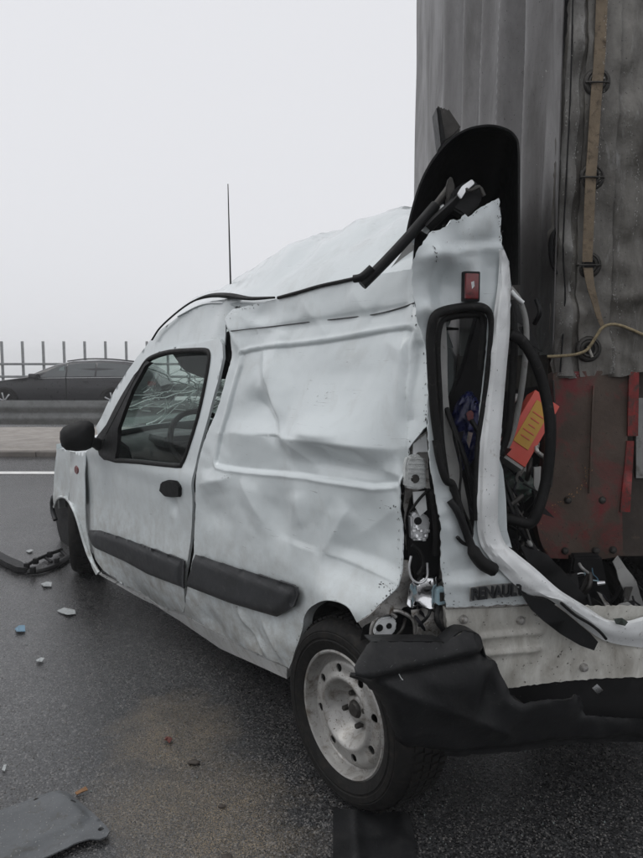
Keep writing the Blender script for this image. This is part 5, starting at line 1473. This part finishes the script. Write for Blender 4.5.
flakes('paint_chips', SQ, [(300, 395), (345, 403)], 12, 6, .0009, CH, cargo, long_=9, seed=10)
flakes('paint_chips', SH, [(434, 246), (437, 262)], 18, .8, .0022, CH, hatch, .003, seed=11)
flakes('paint_chips', SH, [(432, 232), (452, 221), (472, 215), (498, 200), (501, 240), (508, 270)], 70, 1.4, .002, CH, hatch, .003, seed=12)
flakes('paint_chips', SH, [(452, 250), (468, 228)], 20, 6, .0016, M['silver'], hatch, .003, long_=3, seed=13)
flakes('paint_chips', SH, [(443, 560), (446, 604), (470, 605), (520, 604)], 60, 2, .002, CH, hatch, .003, seed=14)
flakes('paint_chips', SE, [(496, 340), (490, 420), (487, 480), (487, 530), (505, 560), (540, 585), (590, 622), (640, 636)], 60, 4, .0016, CH, hatch, .016, seed=15)
flakes('mud_specks', SL, [(452, 640), (560, 650), (640, 660)], 130, 18, .0018, CH, low, .003, seed=16)
flakes('scuffs', SBm, [(360, 670), (430, 655), (480, 650)], 45, 9, .0008, M['grey'], bumper, .003, long_=8, seed=17)
flakes('scuffs', SBm, [(400, 720), (460, 700), (560, 725)], 40, 14, .0008, M['grey'], bumper, .003, long_=5, seed=18)
FR = simple('abraded_tarpaulin', (.34, .335, .32), .8, 0, .3, 60)
for i, ln in enumerate(([(579, 60), (577, 110), (575, 160)], [(570, 70), (566, 130), (562, 200)], [(577, 180), (574, 240), (570, 330)], [(613, 280), (616, 305), (621, 318)], [(612, 330), (614, 352), (612, 374)], [(560, 300), (562, 350), (560, 376)], [(628, 110), (634, 150), (640, 175)], [(636, 170), (638, 205), (632, 235)], [(552, 376), (600, 374), (642, 371)])):
    flakes('scuffs', STt, ln, 55, 1.3, .0017, FR, tr, .019 if 575 < ln[0][0] < 613 else .008, long_=2.6, seed=30 + i)
flakes('scuffs', STt, [(560, 40), (610, 200), (630, 340)], 130, 30, .0016, FR, tr, .019, long_=3, seed=50)
flakes('strap_fluff', ST, [(607, 0), (604.5, 60), (602.5, 110), (599.5, 160), (597, 210), (594.5, 245)], 120, .9, .0016, M['fray'], tr, .034, seed=51)
RS = simple('rust_scratch', (.30, .16, .07), .8, 0, .4, 60)
flakes('rust_scratches', ST.with_h(lambda a, b: .014), [(590, 462), (586, 478), (578, 492), (566, 502), (552, 508)], 70, 1.6, .0024, RS, post, .004, seed=52)
flakes('rust_scratches', ST.with_h(lambda a, b: .014), [(548, 556), (542, 530), (548, 480), (552, 420)], 70, 1.6, .002, RS, post, .004, seed=53)
tube('panel_seam', [SQ.P(x, y, .003) for x, y in ((231, 331), (265, 327.3), (301, 323), (340, 318.6), (374, 314.5), (400, 308), (414, 303))], .0021, M['mould'], cargo, 5, 3)
# torn pocket on the tarpaulin edge and a patch
tube('torn_pocket', [STt.P(x, y, .012) for x, y in ((556, 228), (552, 236), (551, 250), (553, 265), (557, 274))], lambda t: .003 + .007 * math.sin(math.pi * t), M['dark'], tr, 7, 4)
panel('tarp_patch', M['greytrim'], tr, STt, [(562, 281), (569, 279), (571, 291), (564, 293)], res=.02, thick=.002, off=.004)
panel('tarp_band', M['tarpband'], tr, STt, [(556, 376), (553, 310), (560, 240), (561, 150), (567, 60), (573, -20), (576, -180), (588, -180), (585, 0), (579, 80), (575, 160), (571, 260), (574, 376)], res=.02, thick=.005, off=.007, jag=.0015)

rg = random.Random(12); gv, gf = [], []
for cx_, cy_, sx_, sy_, n_ in ((430, 810, 70, 26, 60), (330, 700, 90, 60, 30), (200, 690, 80, 40, 60), (560, 800, 60, 34, 40), (60, 650, 40, 50, 50)):
    for _ in range(n_):
        x, y = rg.gauss(cx_, sx_), rg.gauss(cy_, sy_)
        if y < 560 or y > 870: continue
        q = gnd(x, y); r_ = rg.uniform(.0010, .0026); a0 = rg.uniform(0, 3); b0 = len(gv)
        for z in (0.0, r_ * 1.2):
            for k in range(4): gv.append((q.x + math.cos(a0 + k * 1.571) * r_ * rg.uniform(.7, 1.2), q.y + math.sin(a0 + k * 1.571) * r_ * rg.uniform(.7, 1.2), .0005 + z))
        gf += [[b0 + 4, b0 + 5, b0 + 6, b0 + 7]] + [[b0 + k, b0 + (k + 1) % 4, b0 + 4 + (k + 1) % 4, b0 + 4 + k] for k in range(4)]
o = mk('glass_crumbs', gv, gf, simple('safety_glass_crumb', (.26, .30, .29), .1, 0, .4, 90, 0, 1, .6), None, False)
tag(o, 'small pale crumbs of broken glass scattered around the wheels', 'glass crumbs', None, 'stuff')

# ================================================================== FOG
hb = box('haze', (0, 0, -4.5), (2300, 0, 0), (0, 2300, 0), (0, 0, 25.0), M['dark'], None, 0, (0, 0, 0))
hm = bpy.data.materials.new('fog'); hm.use_nodes = True; t = hm.node_tree; t.nodes.clear()
pv = t.nodes.new('ShaderNodeVolumePrincipled'); pv.inputs['Color'].default_value = (.96, .965, .975, 1); pv.inputs['Density'].default_value = .003
pv.inputs['Anisotropy'].default_value = .0
mo_ = t.nodes.new('ShaderNodeOutputMaterial'); t.links.new(pv.outputs[0], mo_.inputs['Volume'])
hb.data.materials.clear(); hb.data.materials.append(hm)
tag(hb, 'pale winter fog filling the air over the bridge', 'fog', None, 'stuff')
